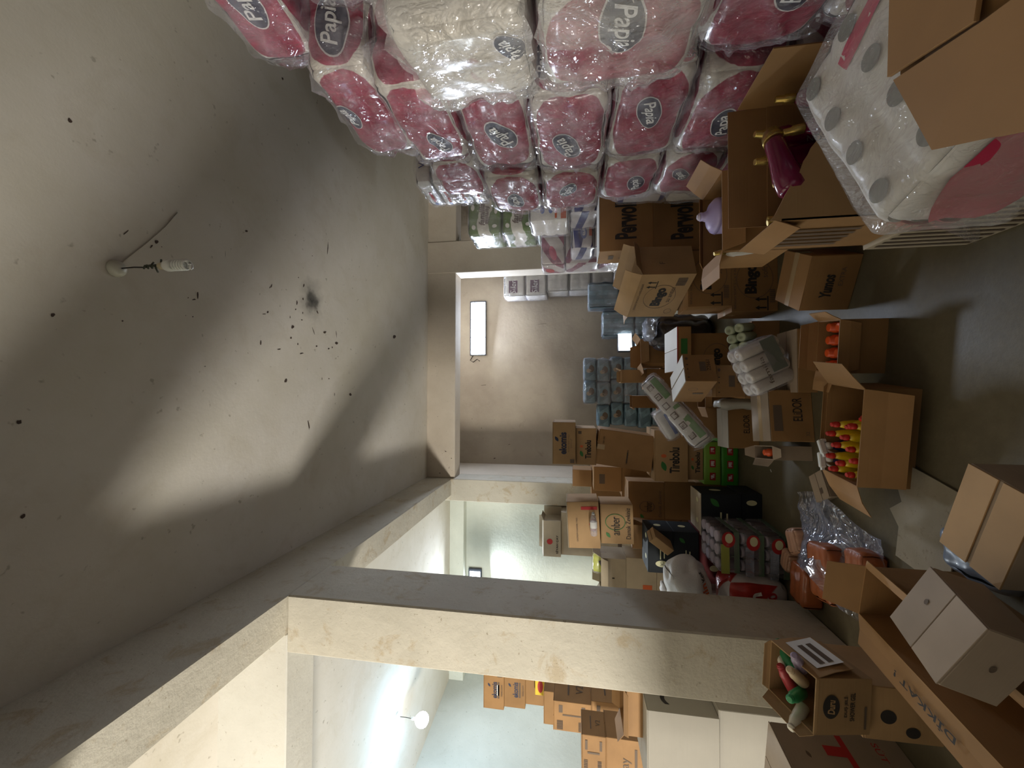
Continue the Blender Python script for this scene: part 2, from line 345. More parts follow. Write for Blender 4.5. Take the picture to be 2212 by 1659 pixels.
# ---------------------------------------------------------------- builders for cartons
TH = .005
def face_frame(f, w, d, h):      # origin, u axis, v axis, normal, u length, v length (seen from outside)
    return {'F': (Vector((-w/2, -d/2, 0)), Vector((1, 0, 0)), Vector((0, 0, 1)), Vector((0, -1, 0)), w, h),
            'B': (Vector((w/2, d/2, 0)), Vector((-1, 0, 0)), Vector((0, 0, 1)), Vector((0, 1, 0)), w, h),
            'L': (Vector((-w/2, d/2, 0)), Vector((0, -1, 0)), Vector((0, 0, 1)), Vector((-1, 0, 0)), d, h),
            'R': (Vector((w/2, -d/2, 0)), Vector((0, 1, 0)), Vector((0, 0, 1)), Vector((1, 0, 0)), d, h),
            'T': (Vector((-w/2, -d/2, h)), Vector((1, 0, 0)), Vector((0, 1, 0)), Vector((0, 0, 1)), w, d)}[f]
def do_prints(root, w, d, h, prints, off=.0022):
    """prints: (face, kind, u, v, ...) with u, v in 0..1 of the face; grouped into one mesh per ink"""
    groups = {}
    for pr in prints:
        f, kind, u, v = pr[:4]; rest = pr[4:]
        O, U, V, Nn, lu, lv = face_frame(f, w, d, h)
        c = O+U*(u*lu)+V*(v*lv)+Nn*off
        if kind == 't':
            body, hh, mat = rest[:3]; k = rest[3] if len(rest) > 3 else {}
            mbx = groups.setdefault(mat, MB()); a = k.get('rot', 0); UU = U*math.cos(a)+V*math.sin(a); VV = V*math.cos(a)-U*math.sin(a)
            put_text(mbx, body, c+Nn*k.get('lift', 0), UU, VV, hh*lv, width=k['w']*lu if 'w' in k else None, offset=k.get('bold', 0), shear=k.get('shear', 0))
        elif kind == 'r':
            du, dv, mat = rest[:3]; mbx = groups.setdefault(mat, MB()); a, b_ = U*(du*lu/2), V*(dv*lv/2)
            mbx.add([c-a-b_, c+a-b_, c+a+b_, c-a+b_], [(0, 1, 2, 3)])
        elif kind == 'd':
            du, dv, mat = rest[:3]; groups.setdefault(mat, MB()).disc(c, U*(du*lu/2), V*(dv*lv/2))
        elif kind == 'o':
            du, dv, mat = rest[:3]; k = rest[3] if len(rest) > 3 else .965
            groups.setdefault(mat, MB()).ring(c, U*(du*lu/2), V*(dv*lv/2), k)
        elif kind == 'bar':
            du, dv, mat = rest[:3]; mbx = groups.setdefault(mat, MB()); x = -.5; k = 0
            while x < .5:
                ww = [.03, .05, .02, .06][k % 4]; a = c+U*(x*du*lu)-V*(dv*lv/2); mbx.add([a, a+U*(ww*du*lu), a+U*(ww*du*lu)+V*(dv*lv), a+V*(dv*lv)], [(0, 1, 2, 3)]); x += ww+.035; k += 1
        elif kind == 'up':           # pair of this-way-up arrows over a line
            s, mat = rest[:2]; mbx = groups.setdefault(mat, MB()); s = s*lv
            for q in (-.38, .38):
                a = c+U*(q*s)
                mbx.add([a-U*.07*s-V*.4*s, a+U*.07*s-V*.4*s, a+U*.07*s+V*.2*s, a-U*.07*s+V*.2*s], [(0, 1, 2, 3)])
                mbx.add([a-U*.2*s+V*.2*s, a+U*.2*s+V*.2*s, a+V*.55*s], [(0, 1, 2)])
            a = c-V*.5*s; mbx.add([a-U*.65*s-V*.05*s, a+U*.65*s-V*.05*s, a+U*.65*s+V*.05*s, a-U*.65*s+V*.05*s], [(0, 1, 2, 3)])
        elif kind == 'leaf':
            s, mat, a = rest[:3]; mbx = groups.setdefault(mat, MB()); s = s*lv; pts = []
            for i in range(13):
                t = i/12; pts.append((t-.5, .24*math.sin(PI*t)**.8))
            for i in range(1, 12):
                t = 1-i/12; pts.append((t-.5, -.24*math.sin(PI*t)**.8))
            ca, sa = math.cos(a), math.sin(a)
            mbx.add([c+U*(s*(x*ca-y*sa))+V*(s*(x*sa+y*ca)) for x, y in pts], [list(range(len(pts)))])
    for mat, mbx in groups.items():
        o = mbx.build('printed_lettering', mat, root); o['label'] = mat.name.replace('_ink', '').replace('_', ' ')+' coloured printing'
def flap_quad(mb, a, b, out, up, L, ang, taper=.02, bend=0):
    """flap hinged on edge a-b; ang 0 = upright, 90 = level outward, 180 = hanging, negative = folded in"""
    a, b, out, up = Vector(a), Vector(b), Vector(out), Vector(up)
    e = (b-a).normalized(); t = rad(ang); dr = up*math.cos(t)+out*math.sin(t); t2 = rad(ang+bend); dr2 = up*math.cos(t2)+out*math.sin(t2)
    nrm = e.cross(dr).normalized()*(TH*.6)
    P0 = [a, b]; P1 = [a+dr*L*.5+e*taper*.5, b+dr*L*.5-e*taper*.5]; P2 = [P1[0]+dr2*L*.5+e*taper*.5, P1[1]+dr2*L*.5-e*taper*.5]
    vs = [P0[0], P0[1], P1[0], P1[1], P2[0], P2[1]]; vs = vs+[p+nrm for p in vs]
    mb.add(vs, [(0, 1, 3, 2), (2, 3, 5, 4), (6, 8, 9, 7), (8, 10, 11, 9), (0, 2, 8, 6), (2, 4, 10, 8), (1, 7, 9, 3), (3, 9, 11, 5), (4, 5, 11, 10), (0, 6, 7, 1)])
def carton(key, name, label, mat=None, prints=(), cat='carton', group=None, tape=None, flaps=None, fl=None, pose=None, gap=.005, topmat=None, skew=0, contents_floor=True):
    x, y, z, yw, w, d, h, tx, ty = pose or P[key]
    mat = mat or M_card
    root = tag(empty(name, (x, y, z), (tx, ty, yw)), label, cat, group)
    rnd = random.Random(str(key)+label)
    if flaps is None:
        mb = MB(); hh = h-TH
        mb.box((-w/2, -d/2, 0), (w/2, d/2, hh-.001), bev=.003)
        # slight bulge: jitter of the faces
        for v in mb.v: v += Vector((rnd.uniform(-1, 1), rnd.uniform(-1, 1), 0))*.0012
        mb.build('body', mat, root)
        tm = topmat or mat
        for s in (-1, 1):
            f = MB()
            if w >= d: f.box((-w/2, (gap/2 if s > 0 else -d/2), hh), (w/2, (d/2 if s > 0 else -gap/2), h), bev=.001)
            else: f.box(((gap/2 if s > 0 else -w/2), -d/2, hh), ((w/2 if s > 0 else -gap/2), d/2, h), bev=.001)
            f.build('flap', tm, root)
    else:
        mb = MB()
        mb.box((-w/2, -d/2, 0), (w/2, d/2, TH))
        mb.box((-w/2, -d/2, TH), (-w/2+TH, d/2, h)); mb.box((w/2-TH, -d/2, TH), (w/2, d/2, h))
        mb.box((-w/2+TH, -d/2, TH), (w/2-TH, -d/2+TH, h)); mb.box((-w/2+TH, d/2-TH, TH), (w/2-TH, d/2, h))
        mb.build('body', mat, root)
        fl = fl or min(w, d)*.48
        E_ = {'F': ((-w/2, -d/2, h), (w/2, -d/2, h), (0, -1, 0)), 'B': ((w/2, d/2, h), (-w/2, d/2, h), (0, 1, 0)),
              'L': ((-w/2, d/2, h), (-w/2, -d/2, h), (-1, 0, 0)), 'R': ((w/2, -d/2, h), (w/2, d/2, h), (1, 0, 0))}
        for k, a in flaps.items():
            a_, b_, out = E_[k]; f = MB(); ang, L = (a if isinstance(a, tuple) else (a, fl))[:2]
            flap_quad(f, a_, b_, out, (0, 0, 1), L, ang, bend=rnd.uniform(-14, 14)); f.build('flap', topmat or mat, root)
    if tape:
        f = MB(); O, U, V, Nn, lu, lv = face_frame('T', w, d, h); tw = .024
        if w >= d:
            f.box((-w/2-.001, -tw, h), (w/2+.001, tw, h+.0008)); f.box((-w/2-.0015, -tw, h-.07), (-w/2-.0005, tw, h)); f.box((w/2+.0005, -tw, h-.07), (w/2+.0015, tw, h))
        else:
            f.box((-tw, -d/2-.001, h), (tw, d/2+.001, h+.0008)); f.box((-tw, -d/2-.0015, h-.07), (tw, -d/2-.0005, h))
        f.build('packing_tape', M_tape, root)['label'] = 'shiny clear packing tape'
    if prints: do_prints(root, w, d, h, prints)
    return root
M_tape = solid('packing_tape', (.42, .30, .17), .2, coat=.6)
# ---------------------------------------------------------------- soft wrapped packs
def softsurf(w, d, h, r=.04, bulge=.012, amp=.006, freq=9, seed=0, rolls=None, crease=0):
    H = Vector((w/2, d/2, h/2)); so = Vector((seed*7.31, seed*3.17, seed*5.71))
    AX = {'F': lambda a, b: Vector((a, -1, b)), 'B': lambda a, b: Vector((-a, 1, b)), 'L': lambda a, b: Vector((-1, -a, b)),
          'R': lambda a, b: Vector((1, a, b)), 'T': lambda a, b: Vector((a, b, 1)), 'D': lambda a, b: Vector((-a, b, -1))}
    def S(f, a, b, off=0):
        c = AX[f](a, b); p = Vector((c.x*H.x, c.y*H.y, c.z*H.z))
        q = Vector((max(-H.x+r, min(H.x-r, p.x)), max(-H.y+r, min(H.y-r, p.y)), max(-H.z+r, min(H.z-r, p.z))))
        dr = p-q; n = dr.normalized(); q = q+n*r
        fl = .15 if f in 'TD' else 1
        e = bulge*fl*(1-min(1, abs(a))**2)*(1-min(1, abs(b))**2)
        e += fl*amp*noise.noise(q*freq+so)+amp*.5*noise.noise(q*freq*2.7+so)
        if crease:
            v = abs(noise.noise(q*freq*.8+so*2)); e -= crease*max(0, 1-v*7)
        if rolls and f in rolls:
            na, nb, dep = rolls[f]
            ua, ub = (a+1)/2*na, (b+1)/2*nb
            fa, fb = abs(ua-math.floor(ua)-.5)*2, abs(ub-math.floor(ub)-.5)*2
            g = 0
            if na > 1: g = max(g, fa**4)
            if nb > 1: g = max(g, fb**4)
            e -= dep*g
        return q+n*(e+off*(.2 if (f == 'D' or (f == 'T' and off > .0065)) else 1))
    return S
FN = 'FBLRTD'
def soft_mb(S, n=14, faces=FN, off=0):
    mb = MB()
    for f in faces:
        vs = [S(f, -1+2*i/n, -1+2*j/n, off) for j in range(n+1) for i in range(n+1)]
        mb.add(vs, [(j*(n+1)+i, j*(n+1)+i+1, (j+1)*(n+1)+i+1, (j+1)*(n+1)+i) for j in range(n) for i in range(n)], None, True)
    return mb
def attr_build(mb, name, mat, root, fun, n, faces=FN):
    """builds and writes the 'mask' attribute fun(face, a, b, point)"""
    o = mb.build(name, mat, root); at = o.data.attributes.new('mask', 'FLOAT', 'POINT'); k = 0
    for f in faces:
        for j in range(n+1):
            for i in range(n+1):
                at.data[k].value = fun(f, -1+2*i/n, -1+2*j/n, mb.v[k]); k += 1
    return o
def half(f, w, d, h): return {'F': (w/2, h/2), 'B': (w/2, h/2), 'L': (d/2, h/2), 'R': (d/2, h/2), 'T': (w/2, d/2), 'D': (w/2, d/2)}[f]
def decal(groups, S, dims, f, kind, a, b, *r, off=.004):
    """decals laid on the pack's own curved surface; sizes in metres"""
    ha, hb = half(f, *dims)
    def m(px, py, o=off): return S(f, max(-1, min(1, a+px/ha)), max(-1, min(1, b+py/hb)), o)
    if kind == 'ell':
        ru, rv, mat, ang = r; mbx = groups.setdefault(mat, MB()); c, s = math.cos(ang), math.sin(ang); n = 28; R_ = 4
        vs = [m(0, 0)]; fs = []
        for k in range(1, R_+1):
            for i in range(n):
                t = 2*PI*i/n; x, y = ru*k/R_*math.cos(t), rv*k/R_*math.sin(t); vs.append(m(x*c-y*s, x*s+y*c))
        for i in range(n): fs.append((0, 1+i, 1+(i+1) % n))
        for k in range(R_-1):
            for i in range(n): fs.append((1+k*n+i, 1+(k+1)*n+i, 1+(k+1)*n+(i+1) % n, 1+k*n+(i+1) % n))
        mbx.add(vs, fs, None, True)
    elif kind == 'rect':
        du, dv, mat, ang = r; mbx = groups.setdefault(mat, MB()); c, s = math.cos(ang), math.sin(ang); n = 6
        vs = [m((x*c-y*s), (x*s+y*c)) for j in range(n+1) for i in range(n+1) for x, y in [(du*(i/n-.5), dv*(j/n-.5))]]
        mbx.add(vs, [(j*(n+1)+i, j*(n+1)+i+1, (j+1)*(n+1)+i+1, (j+1)*(n+1)+i) for j in range(n) for i in range(n)], None, True)
    elif kind == 'text':
        body, hh, mat, ang = r[:4]; k = r[4] if len(r) > 4 else {}; mbx = groups.setdefault(mat, MB()); c, s = math.cos(ang), math.sin(ang)
        put_text(mbx, body, (0, 0, 0), (1, 0, 0), (0, 1, 0), hh, offset=k.get('bold', 0), shear=k.get('shear', 0), width=k.get('w'),
                 fn=lambda p: m(p.x*c-p.y*s, p.x*s+p.y*c, off+.0025))
def print_soft(root, S, dims, decals, names=None):
    groups = {}
    for dcl in decals: decal(groups, S, dims, *dcl)
    for mat, mbx in groups.items():
        o = mbx.build('printed_pattern', mat, root); o['label'] = mat.name.replace('_ink', '').replace('_', ' ')+' coloured printing on the wrapper'
# clear wrinkled film
def film_mat(name, haze=.25, tint=(.80, .76, .84), bs=17, glossw=.5):
    M, nt, b = newmat(name); L = nt.links; nt.nodes.remove(b); out = nt.nodes['Material Output']
    tc = N(nt, 'ShaderNodeTexCoord'); oi = N(nt, 'ShaderNodeObjectInfo')
    add = N(nt, 'ShaderNodeVectorMath', operation='ADD'); L.new(tc.outputs['Object'], add.inputs[0]); L.new(oi.outputs['Location'], add.inputs[1])
    mp = N(nt, 'ShaderNodeMapping'); mp.inputs[3].default_value = (1, 1.0, .45); mp.inputs[2].default_value = (.5, .3, .6); L.new(add.outputs[0], mp.inputs[0])
    n1 = N(nt, 'ShaderNodeTexNoise', Scale=bs, Detail=3.0, Distortion=1.6); L.new(mp.outputs[0], n1.inputs['Vector'])
    ab = N(nt, 'ShaderNodeMath', operation='SUBTRACT'); L.new(n1.outputs[0], ab.inputs[0]); ab.inputs[1].default_value = .5
    ab2 = N(nt, 'ShaderNodeMath', operation='ABSOLUTE'); L.new(ab.outputs[0], ab2.inputs[0])
    pw = N(nt, 'ShaderNodeMath', operation='POWER'); L.new(ab2.outputs[0], pw.inputs[0]); pw.inputs[1].default_value = .5
    bp = N(nt, 'ShaderNodeBump', Strength=1.0, Distance=.035); L.new(pw.outputs[0], bp.inputs['Height'])
    g = N(nt, 'ShaderNodeBsdfGlossy'); g.inputs['Roughness'].default_value = .09; g.inputs[0].default_value = (.95, .96, 1, 1); L.new(bp.outputs[0], g.inputs['Normal'])
    df = N(nt, 'ShaderNodeBsdfDiffuse'); df.inputs[0].default_value = (*tint, 1)
    tr = N(nt, 'ShaderNodeBsdfTransparent')
    n2 = N(nt, 'ShaderNodeTexNoise', Scale=4.5, Detail=4.0, Distortion=.8); L.new(add.outputs[0], n2.inputs['Vector'])
    r2 = ramp(nt, n2.outputs[0], [(.36, (haze*.35,)*3), (.64, (haze*1.6,)*3)])
    m1 = N(nt, 'ShaderNodeMixShader'); L.new(r2.outputs[0], m1.inputs[0]); L.new(tr.outputs[0], m1.inputs[1]); L.new(df.outputs[0], m1.inputs[2])
    lw = N(nt, 'ShaderNodeLayerWeight', Blend=.35); L.new(bp.outputs[0], lw.inputs['Normal'])
    mr = N(nt, 'ShaderNodeMapRange'); L.new(lw.outputs['Fresnel'], mr.inputs[0]); mr.inputs[3].default_value = .035; mr.inputs[4].default_value = glossw
    m2 = N(nt, 'ShaderNodeMixShader'); L.new(mr.outputs[0], m2.inputs[0]); L.new(m1.outputs[0], m2.inputs[1]); L.new(g.outputs[0], m2.inputs[2])
    L.new(m2.outputs[0], out.inputs[0]); return M
M_film = film_mat('clear_wrinkled_film', .12, glossw=.38)
M_film2 = film_mat('thin_clear_film', .12, glossw=.3)
M_film_milky = film_mat('milky_film', .19, (.85, .84, .82))
M_film_grey = film_mat('grey_blue_film', .55, (.38, .42, .52))
def two_tone(name, c0, c1, c0b=None, rough=.35, noisy=.25, coat=.3):
    """c0 where the mask is low, c1 where high"""
    M, nt, b = newmat(name); L = nt.links
    at = N(nt, 'ShaderNodeAttribute', attribute_name='mask'); tc = N(nt, 'ShaderNodeTexCoord')
    n1 = N(nt, 'ShaderNodeTexNoise', Scale=14.0, Detail=3.0); L.new(tc.outputs['Object'], n1.inputs['Vector'])
    r0 = ramp(nt, n1.outputs[0], [(.3, tuple(c*(1-noisy) for c in c1)), (.7, tuple(min(1, c*(1+noisy)) for c in c1))])
    rr = ramp(nt, at.outputs['Fac'], [(.48, (0, 0, 0)), (.52, (1, 1, 1))])
    mx = N(nt, 'ShaderNodeMix', data_type='RGBA'); L.new(rr.outputs[0], mx.inputs[0]); mx.inputs[6].default_value = (*c0, 1); L.new(r0.outputs[0], mx.inputs[7])
    L.new(mx.outputs[2], b.inputs['Base Color']); b.inputs['Roughness'].default_value = rough; b.inputs['Coat Weight'].default_value = coat; b.inputs['Coat Roughness'].default_value = .15
    n2 = N(nt, 'ShaderNodeTexNoise', Scale=24.0, Detail=2.0, Distortion=1.0); L.new(tc.outputs['Object'], n2.inputs['Vector'])
    bp = N(nt, 'ShaderNodeBump', Strength=.4, Distance=.01); L.new(n2.outputs[0], bp.inputs['Height']); L.new(bp.outputs[0], b.inputs['Normal'])
    return M
M_bale = two_tone('magenta_and_cream_wrapper', (.60, .56, .49), (.29, .012, .048))
M_bluepack = two_tone('navy_and_white_wrapper', (.60, .58, .60), (.02, .03, .16))
M_pinkpack = two_tone('plum_and_cream_wrapper', (.60, .55, .52), (.28, .09, .13))
M_greenpack = two_tone('green_and_cream_wrapper', (.60, .58, .50), (.10, .17, .035))
M_tealpack = two_tone('blue_grey_wrapper', (.10, .16, .20), (.16, .25, .30))
M_whitepack = solid('white_soft_wrapper', (.68, .66, .61), .4, bump=.4, bscale=20, coat=.2)
M_lilac = solid('lilac_plastic', (.34, .22, .75), .3, coat=.3)
LOGO = srgb(38, 42, 66)
M_logonavy = solid('logo_navy_ink', (.018, .024, .055), .4)
M_logorim = solid('logo_white_ink', (.72, .68, .66), .45)
M_pinkink = solid('pink_ink', (.55, .12, .18), .5)
M_skyink = solid('pale_blue_ink', (.18, .24, .50), .5)
def film_surf(S, h, seed, a2):
    so = Vector((seed*1.7, seed*2.3, seed*.9))
    def S2(f, a, b, off=0):
        p = S(f, a, b, 0); q = Vector((p.x*4+p.z*3, p.y*5-p.z*4, p.z*7+p.y*3)); v = 1-abs(noise.noise(q+so))*2.2; v2 = 1-abs(noise.noise(p*13+so))*2
        return S(f, a, b, (.0095 if f not in 'TD' else .006)+a2*max(0, v)**3+a2*.35*max(0, v2)**2+(.006 if max(abs(a), abs(b)) > .99 else 0))
    return S2
def bale(name, label, pos, dims, yaw=0, seed=1, logos=(), film=M_film, group='film-wrapped bales of paper rolls', cover=1.9, extra=(), n=22, tilt=(0, 0), r=.05, filmoff=.012, k1=.86, amp=.010):
    w, d, h = dims
    root = tag(empty(name, pos, (rad(tilt[0]), rad(tilt[1]), rad(yaw))), label, 'paper roll bale', group)
    S0 = softsurf(w-.024, d-.024, h-.010, r, .014, amp, 7, seed, rolls={'L': (2, 1, .008), 'F': (2, 1, .006)})
    S = lambda f, a, b, off=0: S0(f, a, b, off)+Vector((0, 0, h/2))
    so = seed*4.7
    def mask(f, a, b, p):
        aa = abs(a)**3+abs(b*1.04)**3
        nn = noise.noise(Vector((a*1.5+so, b*1.5-so, seed+ord(f))))+.4*noise.noise(Vector((a*6+so, b*6-so, seed)))
        return .5+(k1-aa)*.9*cover/1.9+nn*.16
    attr_build(soft_mb(S, n), 'wrapper', M_bale, root, mask, n)
    groups = {}
    dd = []
    for (f, a, b, size, ang) in logos:
        ha, hb = half(f, w, d, h)
        decal(groups, S, (w, d, h), f, 'ell', a, b, size, size*.54, M_logorim, ang, off=.003)
        decal(groups, S, (w, d, h), f, 'ell', a, b, size*.95, size*.50, M_logonavy, ang, off=.0045)
        decal(groups, S, (w, d, h), f, 'text', a, b, 'Papia', size*.64, M_whiteink, ang, {'shear': .28, 'bold': .012}, off=.006)
    for e in extra: decal(groups, S, (w, d, h), *e)
    for mat, mbx in groups.items():
        nm = {'logo_navy_ink': 'logo', 'logo_white_ink': 'logo_rim'}.get(mat.name, 'printed_pattern')
        o = mbx.build(nm, mat, root); o['label'] = mat.name.replace('_ink', '').replace('_', ' ')+' printing on the wrapper'
    if film:
        S2 = film_surf(S, h, seed, .026)
        soft_mb(S2, n).build('plastic_film', film, root)['label'] = 'clear wrinkled plastic film'
    return root
def pack(name, label, cat, pos, dims, mat, yaw=0, tilt=(0, 0), seed=1, r=.03, bulge=.01, amp=.005, freq=9, rolls=None, decals=(), film=None, n=12, mask=None, group=None, crease=0, filmoff=.008, part='wrapper'):
    w, d, h = dims
    root = tag(empty(name, pos, (rad(tilt[0]), rad(tilt[1]), rad(yaw))), label, cat, group)
    S0 = softsurf(w, d, h, min(r, min(dims)*.45), bulge, amp, freq, seed, rolls, crease)
    S = lambda f, a, b, off=0: S0(f, a, b, off)+Vector((0, 0, h/2))
    mbx = soft_mb(S, n)
    if mask: attr_build(mbx, part, mat, root, mask, n)
    else: mbx.build(part, mat, root)
    if decals: print_soft(root, S, dims, decals)
    if film:
        S2 = film_surf(S, h, seed, .010)
        soft_mb(S2, n).build('plastic_film', film, root)['label'] = 'clear wrinkled plastic film'
    return root
# ================================================================ OBJECTS
# ---------------------------------------------------------------- wall of film-wrapped paper bales on the right
XB = 1.25
zl = [0, .33, .66, .99, 1.335, 1.70, 2.04, 2.345, 2.64]
nm = 'paper_roll_bale'
rowl = ['on the floor', 'in the second layer up', 'in the third layer up', 'in the fourth layer up', 'in the fifth layer up', 'in the sixth layer up', 'in the seventh layer up', 'at the very top']
sd = 3
var_front = {0: [], 1: [], 2: [('F', -.1, .0, .105, .2)], 3: [('F', -.35, .05, .12, PI-.15)], 4: [('F', -.3, .62, .085, 0)], 5: [('F', -.2, .6, .08, 0)], 6: [], 7: [('F', -.1, .05, .15, .04)]}
var_left = {2: [('L', -.1, -.1, .11, .25)], 3: [('L', .2, .0, .105, PI+.25)], 4: [('L', -.15, .1, .11, .45)], 5: [('L', .0, -.1, .115, .5)], 6: [('L', -.3, -.2, .09, .35)], 7: [('L', .1, .6, .08, .15)]}
for k in range(8):
    h = zl[k+1]-zl[k]-.006; sd += 1
    lg = var_front.get(k, [])+var_left.get(k, [])
    ex = []
    if k in (2, 3, 4, 5):
        ex = [('F', 'text', .78, .82, '32', .028, M_navy, 0, {'bold': .02}), ('L', 'text', -.86, .8, '3', .03, M_navy, 0, {'bold': .02}), ('F', 'text', -.8, -.8, '24', .026, M_navy, 0, {})]
    if k == 3: ex += [('F', 'ell', -.8, -.62, .035, .035, M_pinkink, 0), ('F', 'text', -.8, -.62, 'pH', .03, M_logorim, 0, {})]
    if k == 5: ex += [('F', 'rect', -.2, .1, .30, .045, M_redink, .04), ('F', 'rect', .1, -.25, .05, .20, M_logorim, .05), ('F', 'rect', -.5, -.2, .04, .17, M_logorim, .05)]
    if k == 4: ex += [('F', 'ell', -.1, -.1, .12, .10, M_pinkink, 0)]
    x0 = XB+(.02 if k % 2 else 0)+(.06 if k == 7 else 0)-(.03 if k in (4,) else 0); y0 = 1.60-(.0 if k < 6 else .12)
    bale(nm, f'magenta bale at the front corner of the right stack, {rowl[k]}', (x0+.22, y0+.3, zl[k]), (.44, .60, h), seed=sd, logos=lg, extra=ex, yaw=[-1, 2, -2.5, 1.5, -1, 3, -2, 2][k], amp=.016)
for k in range(8):
    h = zl[k+1]-zl[k]-.006; sd += 1
    bale(nm, f'magenta bale in the second column of the right stack, {rowl[k]}', (XB+.73+(.06 if k == 7 else 0), 1.88-(.0 if k < 6 else .1), zl[k]), (.43, .58, h), seed=sd, logos=[('F', -.2, 0, .12, 0)] if k in (6, 7) else [], n=14)
for k in range(7):
    h = zl[k+1]-zl[k]-.006; sd += 1
    dy = .5 if k < 6 else .42
    bale(nm, f'magenta bale behind the front corner of the right stack, {rowl[k]}', (XB+.25-(.05 if k in (4, 5) else 0), 2.24+dy/2-(.02 if k < 6 else .12), zl[k]), (.42, dy-.02, h), seed=sd, logos=[('L', [.1, -.2, .15, -.1, .25, -.15][k], [.1, -.2, .3, -.25, .1, 0][k], [.09, .1, .085, .1, .09, .1][k], [.3, -.2, .5, .2, -.35, .1][k])] if k < 6 else [], n=16, amp=.016)
# nearer bales that lean out over the aisle beside the photographer
bale(nm, 'pale bale with a small navy logo leaning out near the top right corner', (1.30, 1.12, 1.62), (.60, .44, .40), yaw=-14, seed=31, logos=[('L', .42, -.74, .075, .5)], cover=1.2, k1=-.05, film=M_film_milky)
bale(nm, 'large bale with an upside-down navy logo at the edge of the picture', (1.29, 1.10, 1.14), (.60, .42, .46), yaw=-10, seed=32, logos=[('L', .42, 0, .12, PI+.1)], film=M_film_milky, k1=.92)
bale(nm, 'bale with a crumpled navy logo low down beside the box of bottles', (1.33, 1.10, .79), (.56, .42, .33), yaw=-8, seed=33, logos=[('L', .35, -.2, .115, .1)], k1=.98)
bale(nm, 'bale lying on top of the stack, just under the ceiling', (1.86, 1.44, 2.66), (.6, .5, .30), yaw=6, seed=34, logos=[('L', .2, .0, .12, .1), ('F', -.7, 0, .12, 0)])
for k in range(2):
    bale(nm, ['lowest magenta bale under the leaning bales', 'magenta bale carrying the leaning bales'][k], (1.36, 1.08, .0+k*.395), (.56, .44, .39), seed=36+k)
bale(nm, 'cream-topped bale standing on the leaning pale bale', (1.55, 1.02, 2.06), (.5, .4, .28), yaw=4, seed=41, k1=.6)
# ---------------------------------------------------------------- big pack of rolls in the near right corner
root = tag(empty('toilet_roll_pack', (.655, .815, .655), (rad(6), rad(3), rad(-66))), 'large white film pack of rolls with grey round roll ends in the near right corner', 'toilet roll pack')
w_, d_, h_ = .47, .47, .25
S0 = softsurf(w_, d_, h_, .045, .004, .005, 6, 51, rolls={'T': (4, 4, .007), 'L': (1, 4, .012), 'F': (4, 1, .012)})
S = lambda f, a, b, off=0: S0(f, a, b, off)+Vector((0, 0, h_/2))
soft_mb(S, 24).build('rolls', M_whitepack, root)['label'] = 'white paper rolls'
gr = {}
M_core = solid('grey_roll_core', (.20, .20, .18), .8); M_blush = solid('magenta_band_ink', (.50, .03, .09), .5)
for i in range(4):
    for j in range(4): decal(gr, S, (w_, d_, h_), 'T', 'ell', -.75+.5*i, -.75+.5*j, .023, .023, M_core, 0)
mbc = gr.pop(M_core); mbc.build('roll_core', M_core, root)['label'] = 'grey round roll ends'
for (a, b, L_, an) in [(-.05, .62, .20, .12), (.3, -.25, .2, .12), (.75, .2, .10, .1)]: decal(gr, S, (w_, d_, h_), 'T', 'rect', a, b, L_, .034, M_blush, an, off=.007)
decal(gr, S, (w_, d_, h_), 'F', 'ell', -.3, -.1, .16, .10, M_blush, 0, off=.007)
decal(gr, S, (w_, d_, h_), 'L', 'ell', .75, -.1, .06, .07, M_blush, 0, off=.007)
for mat, mbx in gr.items(): mbx.build('printed_band', mat, root)['label'] = 'magenta printing'
S2_ = softsurf(w_+.016, d_+.016, h_+.014, .03, .004, .006, 6, 77)
S2 = lambda f, a, b, off=0: S2_(f, a, b, off)+Vector((0, 0, h_/2-.004))
soft_mb(S2, 26, off=.004).build('plastic_film', film_mat('loose_milky_film', .16, (.80, .79, .78), glossw=.28), root)
mb = MB()    # the loose skirt of film hanging from the left corner
for i in range(2): pass
sk = [S2('L', -1+2*i/16, -.1+.02*math.sin(i*2), .006) for i in range(17)]
vs = sk+[p+Vector((-.035-.02*math.sin(i*1.3), 0, -.10-.035*math.sin(i*.9+1))) for i, p in enumerate(sk)]
mb.add(vs, [(i, i+1, 18+i, 17+i) for i in range(16)], None, True)
mb.build('film_skirt', M_film_milky, root)['label'] = 'loose edge of milky film'
# an empty brown carton lying on the roll pack, its top flaps showing
t = tag(empty('carton', (0, 0, 0)), 'plain brown carton lying on the big white roll pack in the near corner', 'carton')
MB().slab([(.473, .66, 1.035), (.66, .65, 1.035), (.60, .50, 1.035), (.437, .532, 1.035)][::-1], .006).build('flap', M_card, t)
MB().slab([(.462, .652, 1.033), (.329, .608, 1.02), (.235, .38, 1.01), (.40, .34, 1.03), (.43, .525, 1.033)], .006).build('flap', M_card, t)
MB().slab([(.468, .650, 1.025), (.335, .604, 1.011), (.24, .38, 1.0), (.58, .33, 1.02), (.65, .64, 1.027)], .07).build('body', M_card, t)
